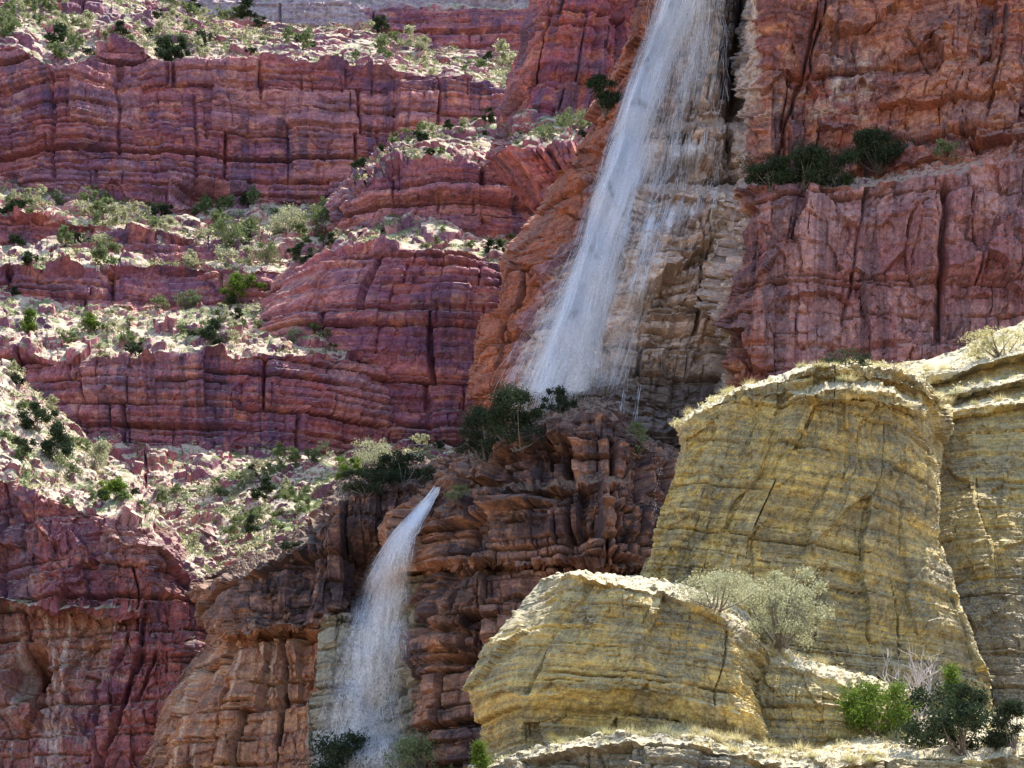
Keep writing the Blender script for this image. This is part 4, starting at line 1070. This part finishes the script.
def scrub(C, pxm, r):
    k = 14
    n = len(C)
    sz = (pxm * 2.2 * (0.6 + 1.4 * r.random(n) ** 2))[:, None, None]
    c = C[:, None] + r.normal(size=(n, k, 3)) * sz * np.array([0.8, 0.8, 0.45]) + np.array([0, 0, 0.5]) * sz
    V, T = leaf_tris(c.reshape(-1, 3), 1.0, r)
    ctr = np.repeat(c.reshape(-1, 3), 3, 0)
    V = ctr + (V - ctr) * np.repeat(np.repeat(sz.reshape(-1), k), 3)[:, None] * 0.8
    return V, T
def stones(C, pxm, r):
    n = len(C)
    o = np.array([(1, 0, 0), (-1, 0, 0), (0, 1, 0), (0, -1, 0), (0, 0, 1), (0, 0, -1), (.6, .6, .5), (-.6, .5, .6), (.5, -.6, .6), (-.6, -.6, .4)], float)
    f = np.array([(0, 6, 4), (6, 2, 4), (2, 7, 4), (7, 1, 4), (1, 9, 4), (9, 3, 4), (3, 8, 4), (8, 0, 4), (0, 2, 6), (2, 1, 7), (1, 3, 9), (3, 0, 8), (2, 0, 5), (1, 2, 5), (3, 1, 5), (0, 3, 5)])
    sc = (pxm * 1.0 * (0.5 + 2.6 * r.random(n) ** 3))[:, None, None] * (0.6 + 0.8 * r.random((n, 1, 3))) * np.array([1, 1, 0.75])
    ang = r.random(n) * 6.283; c, s_ = np.cos(ang)[:, None], np.sin(ang)[:, None]
    q = o[None] * (0.75 + 0.5 * r.random((n, 10, 1))) * sc
    V = np.stack([q[..., 0] * c - q[..., 1] * s_, q[..., 0] * s_ + q[..., 1] * c, q[..., 2]], -1) + C[:, None]
    T = (np.arange(n)[:, None, None] * 10 + f[None]).reshape(-1, 3)
    return V.reshape(-1, 3), T
SL = [('canyon_wall', 2600), ('stepped_butte', 420), ('rock_spur', 160), ('talus_slope', 1300), ('cave_cliff', 700)]
LUSH = [(a, int(n * 1.9)) for a, n in SL]
mass('scrub', M['grey'], LUSH, 71, scrub, 'low grey green scrub and grass dotting the rubble slopes')
mass('dry_grass', M['straw'], [(a, n // 2) for a, n in SL] + [('ochre_outcrop', 260), ('ochre_outcrop.001', 260), ('rock_ledge', 600), ('ochre_outcrop.003', 60)], 72, scrub, 'straw coloured dry grass on slopes and ledges')
M['scree'] = rock_mat('scree_stone', (0.42, 0.27, 0.22), (0.33, 0.17, 0.15), (0.56, 0.44, 0.37), (0.2, 0.12, 0.11), (0.6, 0.5, 0.42), (0.62, 0.48, 0.38), k=0.8, bedamt=0.0)
mass('scree', M['scree'], [(a, n // 3) for a, n in SL], 73, stones, 'loose pale stones littering the rubble slopes')
M['scree_ochre'] = rock_mat('ochre_scree_stone', (0.40, 0.33, 0.18), (0.32, 0.26, 0.15), (0.5, 0.43, 0.28), (0.2, 0.17, 0.11), (0.6, 0.54, 0.4), (0.58, 0.5, 0.36), k=3, bedamt=0.0)
mass('scree', M['scree_ochre'], [('rock_ledge', 500), ('ochre_outcrop', 160), ('ochre_outcrop.001', 160), ('ochre_outcrop.003', 120)], 74, stones, 'loose ochre stones on the sandstone ledges')
print('plants built', round(time.time() - T0, 1), len(scatter), len(tuft_spots))
# ------------------------------------------------------------------ falling water
def water_mat():
    T = NT('white_water')
    n = T.noise(T.n('ShaderNodeNewGeometry').outputs['Position'], 3.0, 3, 0.6)
    c = T.mix(T.ss(n, 0.35, 0.65), (0.82, 0.83, 0.88), (0.92, 0.92, 0.95))
    a = T.n('ShaderNodeBsdfDiffuse'); T.l(c, a.inputs[0])
    b = T.n('ShaderNodeBsdfTranslucent'); T.l(c, b.inputs[0])
    x = T.n('ShaderNodeMixShader'); x.inputs[0].default_value = 0.4
    T.l(a.outputs[0], x.inputs[1]); T.l(b.outputs[0], x.inputs[2]); T.l(x.outputs[0], T.out.inputs[0])
    return T.m
def veil_mat(name='water_veil', spray=False):
    """thin sheet of broken water: streaks along the fall let the rock show between them"""
    T = NT(name)
    uv = T.attr('flow').outputs['Vector']
    s1 = T.noise(T.vmul(uv, (1.6, 0.10, 0)), 1.0, 5, 0.65, 0.3)
    s2 = T.noise(T.vadd(T.vmul(uv, (5.0, 0.35, 0)), (4, 2, 0)), 1.0, 4, 0.6, 0.2)
    den = T.attr('cover').outputs['Fac']
    if spray:
        s1 = T.noise(T.vmul(uv, (1.1, 0.35, 0)), 1.0, 5, 0.7, 0.6)
        s2 = T.noise(T.vmul(uv, (5.0, 3.0, 0)), 1.0, 5, 0.75, 0.5)
    s3 = T.noise(T.n('ShaderNodeNewGeometry').outputs['Position'], 5.0, 3, 0.7)
    f = T.math('ADD', T.math('ADD', T.math('MULTIPLY', s1, 0.6), T.math('MULTIPLY', s2, 0.4)), T.math('MULTIPLY', T.math('SUBTRACT', s3, 0.5), 0.5))
    al = T.ss(T.math('ADD', f, T.math('SUBTRACT', den, 0.97)), 0.0, 0.58)
    c = (0.90, 0.90, 0.94)
    a = T.n('ShaderNodeBsdfDiffuse'); a.inputs[0].default_value = c + (1,)
    b = T.n('ShaderNodeBsdfTranslucent'); b.inputs[0].default_value = c + (1,)
    x = T.n('ShaderNodeMixShader'); x.inputs[0].default_value = 0.4
    T.l(a.outputs[0], x.inputs[1]); T.l(b.outputs[0], x.inputs[2])
    t = T.n('ShaderNodeBsdfTransparent')
    y = T.n('ShaderNodeMixShader'); T.l(T.math('MULTIPLY', al, 0.92), y.inputs[0]); T.l(t.outputs[0], y.inputs[1]); T.l(x.outputs[0], y.inputs[2])
    T.l(y.outputs[0], T.out.inputs[0])
    return T.m
M['water'] = water_mat(); M['veil'] = veil_mat(); M['spray'] = veil_mat('spray_veil', True)

class Depth:
    """how far the rock is behind each sighting line, smoothed, so that the water can fall just clear of it"""
    def __init__(self, x0, x1, y0, y1, step, names, vert=0):
        self.x = np.arange(x0, x1 + step, step, dtype=float); self.y = np.arange(y0, y1 + step, step, dtype=float)
        Z = np.full((len(self.y), len(self.x)), np.nan)
        for i, yy in enumerate(self.y):
            for j, xx in enumerate(self.x):
                loc, nrm, ob = sight(xx, yy)
                if ob in names: Z[i, j] = loc.y
        for _ in range(60):
            bad = np.isnan(Z)
            if not bad.any(): break
            Zp = np.pad(Z, 1, constant_values=np.nan)
            nb = np.stack([Zp[:-2, 1:-1], Zp[2:, 1:-1], Zp[1:-1, :-2], Zp[1:-1, 2:]])
            with np.errstate(all='ignore'):
                import warnings; warnings.simplefilter('ignore')
                mean = np.nanmean(nb, 0)
            Z = np.where(bad, mean, Z)
        Z = np.where(np.isnan(Z), np.nanmedian(Z), Z)
        Zp = np.pad(Z, 1, mode='edge')
        Z = np.min(np.stack([Zp[a:a + Z.shape[0], b:b + Z.shape[1]] for a in range(3) for b in range(3)]), 0)
        for _ in range(2):
            Zp = np.pad(Z, 1, mode='edge')
            Z = np.mean(np.stack([Zp[a:a + Z.shape[0], b:b + Z.shape[1]] for a in range(3) for b in range(3)]), 0)
        for a in range(vert):
            Zp = np.pad(Z, ((2, 2), (0, 0)), mode='edge')
            Z = 0.5 * np.min(np.stack([Zp[i:i + Z.shape[0]] for i in range(5)]), 0) + 0.5 * np.mean(np.stack([Zp[i:i + Z.shape[0]] for i in range(5)]), 0)
        self.Z = Z; self.step = step
    def __call__(self, px, py):
        fx = np.clip((px - self.x[0]) / self.step, 0, len(self.x) - 1.001); fy = np.clip((py - self.y[0]) / self.step, 0, len(self.y) - 1.001)
        i = fy.astype(int); j = fx.astype(int); u = fx - j; v = fy - i
        Z = self.Z
        return (Z[i, j] * (1 - u) + Z[i, j + 1] * u) * (1 - v) + (Z[i + 1, j] * (1 - u) + Z[i + 1, j + 1] * u) * v

def strands(geo, path, n, dep, rad, ln, lift, seed, jit=2.5, bias=1.0, fall=0.0):
    """n streaks of falling water along a path of (px, py, half width): each a thin tapered thread of water, rad in px"""
    r = np.random.default_rng(seed)
    path = np.array(path, float)
    seg = np.hypot(np.diff(path[:, 0]), np.diff(path[:, 1])); cum = np.concatenate([[0], np.cumsum(seg)]); Lt = cum[-1]
    for k in range(n):
        l = r.uniform(*ln); a = r.uniform(-0.3 * l, Lt - 0.4 * l)
        if fall and r.random() < fall * (a / Lt): continue
        m = max(4, int(l / 5))
        t = np.clip(np.linspace(a, a + l, m), 0, Lt)
        if t[-1] - t[0] < 3: continue
        w = np.clip(r.normal() * 0.45, -1, 1) if bias else r.uniform(-1, 1)
        wv = w + 0.12 * np.linspace(0, 1, m) * r.normal()
        x = hermite(cum, path[:, 0], t); y = hermite(cum, path[:, 1], t); h = np.interp(t, cum, path[:, 2])
        x = x + wv * h + jit * (vn(np.full(m, w * 4.0 + 9), t / 40.0, seed) - 0.5) * 2
        y = y + wv * jit * 0.3
        lf = r.uniform(*lift)
        D = dep(x, y) - lf
        P = unproj(x, y, D)
        pxm = D[0] / F
        rr = pxm * r.uniform(*rad) * np.sin(np.linspace(0.25, np.pi - 0.25, m)) ** 0.6
        geo.add(*tube_np(P, rr, 3))

def droplets(geo, path, n, dep, rad, lift, seed, spread=1.0):
    r = np.random.default_rng(seed)
    path = np.array(path, float)
    seg = np.hypot(np.diff(path[:, 0]), np.diff(path[:, 1])); cum = np.concatenate([[0], np.cumsum(seg)])
    t = r.random(n) * cum[-1]
    x = np.interp(t, cum, path[:, 0]); y = np.interp(t, cum, path[:, 1]); h = np.interp(t, cum, path[:, 2])
    x = x + np.clip(r.normal(size=n) * 0.55, -1.5, 1.5) * h * spread; y = y + r.normal(size=n) * 3
    D = dep(x, y) - r.uniform(lift[0], lift[1], n)
    P = unproj(x, y, D)
    rr = (D / F * r.uniform(rad[0], rad[1], n))[:, None, None]
    o = np.array([(1, 0, 0), (-1, 0, 0), (0, 1, 0), (0, -1, 0), (0, 0, 1.8), (0, 0, -1.8)], float)
    V = (P[:, None] + o[None] * rr).reshape(-1, 3)
    f = np.array([(0, 2, 4, 4), (2, 1, 4, 4), (1, 3, 4, 4), (3, 0, 4, 4), (2, 0, 5, 5), (1, 2, 5, 5), (3, 1, 5, 5), (0, 3, 5, 5)])[:, :3]
    T = (np.arange(n)[:, None, None] * 6 + f[None]).reshape(-1, 3)
    geo.add(V, T)

def veil(name, path, dep, lift, seed, parent, dens=1.0, nu=40, mat='veil'):
    path = np.array(path, float)
    seg = np.hypot(np.diff(path[:, 0]), np.diff(path[:, 1])); cum = np.concatenate([[0], np.cumsum(seg)])
    t = np.arange(0, cum[-1], 5.0); wv = np.linspace(-1, 1, nu)
    x = hermite(cum, path[:, 0], t); y = hermite(cum, path[:, 1], t); h = np.interp(t, cum, path[:, 2]); dd = np.interp(t, cum, path[:, 3])
    X_ = x[:, None] + wv[None] * h[:, None]; Y_ = y[:, None] + 0 * X_
    X_ = X_ + 2.0 * fbm(X_ / 18, Y_ / 50, seed, 2)
    D = dep(X_, Y_) - lift - 0.25 * fbm(X_ / 14, Y_ / 40, seed + 3, 2)
    P = unproj(X_, Y_, D)
    nv = len(t); idx = np.arange(nv * nu).reshape(nv, nu)
    Q = np.stack([idx[:-1, :-1], idx[1:, :-1], idx[1:, 1:], idx[:-1, 1:]], -1).reshape(-1, 4)
    den = dens * dd[:, None] * (1 - np.abs(wv)[None] ** 2.0) ** 0.8
    den = den * np.minimum(1, np.minimum(np.arange(nv), np.arange(nv)[::-1]) / 4.0)[:, None]
    pxm = D.mean() / F
    flow = np.stack([np.broadcast_to(wv[None] * h.mean() * pxm * 1.6, X_.shape) + seed, np.broadcast_to((t * pxm)[:, None], X_.shape), 0 * X_], -1)
    o = quads(name, P, Q, mat=M[mat], smooth=True, parent=parent, attrs={'flow': ('FLOAT_VECTOR', flow), 'cover': ('FLOAT', den)})
    return o

def empty(name, label, cat, loc):
    e = bpy.data.objects.new(name, None); COL.objects.link(e); e.location = loc
    return set_props(e, label, cat)
def keep(o, parent):
    o.parent = parent; o.matrix_parent_inverse = Matrix.Translation(-parent.location)

dep1 = Depth(480, 764, -28, 440, 4, ('waterfall_cliff',))
dep1m = Depth(480, 764, -28, 440, 4, ('waterfall_cliff',), 6)
MAINP = [(690,-40,24),(676,8,22),(657,60,20),(641,105,20),(627,150,21),(613,195,21),(600,240,21),(587,285,24),(573,335,28),(558,385,33),(549,412,36)]
wf = empty('waterfall', 'tall white waterfall sliding down the grey tan slab of the red cliff', 'waterfall', Vector(unproj(np.float64(555), np.float64(410), 152.0)))
g = Geo()
strands(g, MAINP, 900, dep1m, (0.07, 0.2), (10, 60), (0.5, 1.6), 1, jit=6)
strands(g, [(p[0] - 5, p[1], p[2] * 0.45) for p in MAINP], 600, dep1m, (0.08, 0.22), (20, 90), (0.8, 1.6), 2, jit=5)
keep(quads('main_stream', *g.arrays(), mat=M['water'], smooth=True), wf)
g = Geo()
strands(g, [(604,220,10),(588,270,22),(566,320,36),(542,370,44),(526,404,40)], 420, dep1m, (0.06, 0.14), (10, 50), (0.15, 0.7), 3, bias=0)
strands(g, [(708,-30,14),(706,20,20),(698,70,26),(690,118,30)], 260, dep1m, (0.06, 0.15), (8, 36), (0.15, 0.6), 4, bias=0)
strands(g, [(672,-30,20),(664,60,26),(655,130,26),(640,190,24)], 220, dep1m, (0.06, 0.16), (10, 50), (0.2, 0.8), 5, bias=0)
strands(g, [(634,212,4),(620,244,5),(608,280,6),(600,320,7),(592,375,9)], 150, dep1, (0.12, 0.3), (15, 60), (0.1, 0.5), 8)
strands(g, [(662,206,8),(650,240,8),(640,280,9),(630,330,11),(612,390,13)], 130, dep1, (0.08, 0.18), (10, 45), (0.1, 0.5), 9, bias=0)
strands(g, [(690,140,34),(686,165,34),(682,190,34)], 120, dep1, (0.08, 0.18), (8, 30), (0.1, 0.3), 10, bias=0)
for q, (x0, y0, x1, y1) in enumerate(((702,192,698,214),(684,194,678,222),(668,196,660,226),(716,191,714,207),(655,200,640,236),(690,132,688,156),(676,134,672,168),(706,131,705,150),(645,250,628,300),(640,385,630,440),(625,390,618,432),(735,200,731,240))):
    strands(g, [(x0,y0,1.5),((x0+x1)/2,(y0+y1)/2,2.2),(x1,y1,3)], 22, dep1, (0.1, 0.22), (8, 26), (0.08, 0.3), 20 + q)
keep(quads('side_threads', *g.arrays(), mat=M['water'], smooth=True), wf)
for q, (lift, dn) in enumerate(((0.3, 1.08), (0.8, 0.95))):
    keep(veil('water_veil', [(p[0] - 3 * q, p[1], p[2] * (1.5 - 0.5 * q), 0.92) for p in MAINP], dep1m, lift, 30 + q, None, dn), wf)
keep(veil('water_veil', [(606,215,14,.5),(590,270,34,.75),(566,325,50,.78),(546,380,58,.76),(536,408,58,.6)], dep1, 0.3, 40, None), wf)
keep(veil('water_veil', [(700,-30,26,.8),(696,20,34,.78),(690,70,38,.7),(684,122,40,.55)], dep1, 0.3, 41, None), wf)
keep(veil('water_veil', [(692,128,42,1.05),(690,137,42,.86),(684,160,40,.66),(680,192,38,.62)], dep1, 0.15, 43, None), wf)
keep(veil('water_veil', [(690,191,50,1.05),(684,200,48,.86),(672,225,44,.62),(660,255,38,.5)], dep1, 0.15, 44, None), wf)
keep(veil('water_veil', [(704,-20,18,.6),(690,70,26,.64),(664,150,30,.64),(640,235,36,.62),(614,325,44,.62),(590,408,54,.6)], dep1, 0.5, 48, None), wf)
for q, (x0, y0, x1, y1, h_) in enumerate(((716,192,713,226,5),(697,193,690,236,6),(676,195,664,250,7),(655,200,636,270,7),(700,132,697,164,6),(680,135,674,176,6))):
    keep(veil('water_veil', [(x0,y0,h_,1.05),((x0+x1)/2,(y0+y1)/2,h_*1.2,.85),(x1,y1,h_*1.5,.55)], dep1, 0.2, 90 + q, None, 1.0, 10), wf)
keep(veil('water_veil', [(654,128,22,.85),(640,165,19,.9),(626,205,16,.8)], dep1, 0.25, 45, None), wf)
keep(veil('water_veil', [(632,210,9,.8),(618,250,11,.85),(604,300,14,.85),(590,385,18,.75)], dep1, 0.25, 46, None), wf)
keep(veil('water_veil', [(668,205,18,.62),(650,250,26,.68),(632,310,34,.68),(606,405,42,.66)], dep1, 0.3, 42, None), wf)
keep(veil('water_veil', [(592,310,26,.5),(574,365,52,.72),(556,412,70,.74)], dep1m, 1.6, 47, None, mat='spray'), wf)
g = Geo()
droplets(g, MAINP, 5000, dep1m, (0.08, 0.25), (0.2, 1.8), 51, 1.7)
droplets(g, [(600,250,30),(560,340,55),(536,400,55)], 2500, dep1, (0.08, 0.22), (0.2, 1.2), 52)
keep(tris('spray', *g.arrays(), mat=M['water']), wf)

dep2 = Depth(290, 470, 470, 800, 4, ('lower_buttress', 'layered_buttress'))
LOWP = [(437,487,2.5),(428,502,4.5),(415,519,7),(402,538,12),(391,566,19),(381,606,26),(371,655,33),(360,715,43),(348,790,54)]
lf = empty('waterfall', 'lower waterfall spraying from a notch into the shaded gully', 'waterfall', Vector(unproj(np.float64(360), np.float64(760), 150.0)))
g = Geo()
strands(g, LOWP[:5], 420, dep2, (0.12, 0.35), (12, 50), (0.3, 1.2), 60)
strands(g, LOWP, 480, dep2, (0.08, 0.22), (6, 24), (0.3, 2.0), 61, fall=0.6, jit=5)
keep(quads('main_stream', *g.arrays(), mat=M['water'], smooth=True), lf)
g = Geo()
droplets(g, LOWP[1:], 5000, dep2, (0.06, 0.22), (0.3, 2.6), 62, 1.15)
keep(tris('spray', *g.arrays(), mat=M['water']), lf)
for q, lift in enumerate((0.4, 1.6)):
    keep(veil('water_veil', [(p[0], p[1], p[2] * 1.7, d_) for p, d_ in zip(LOWP, (1.04, 1.02, .97, .88, .80, .76, .74, .72, .66))], dep2, lift, 70 + q, None, mat='spray'), lf)

dep3 = Depth(630, 680, 440, 530, 3, ('layered_buttress', 'waterfall_cliff'))
tr = empty('water_trickle', 'thin broken trickle down the dark rock beside the ochre outcrop', 'trickle', Vector(unproj(np.float64(656), np.float64(520), 137.0)))
keep(veil('water_veil', [(648,449,3,.9),(655,458,4,1.05),(661,468,4,1.0)], dep3, 0.12, 81, None, 1.0, 8), tr)
keep(veil('water_veil', [(660,474,3,.8),(655,486,4,.95),(656,500,4,.8)], dep3, 0.12, 82, None, 1.0, 8), tr)
keep(veil('water_veil', [(655,503,4,1.0),(659,513,4,1.05),(656,526,5,.8)], dep3, 0.12, 83, None, 1.0, 8), tr)
g = Geo()
droplets(g, [(648,450,3),(661,470,3),(655,490,3),(657,525,4)], 160, dep3, (0.1, 0.3), (0.1, 0.4), 84)
keep(tris('spray', *g.arrays(), mat=M['water']), tr)
print('water built', round(time.time() - T0, 1), 'objects', len(S.objects))
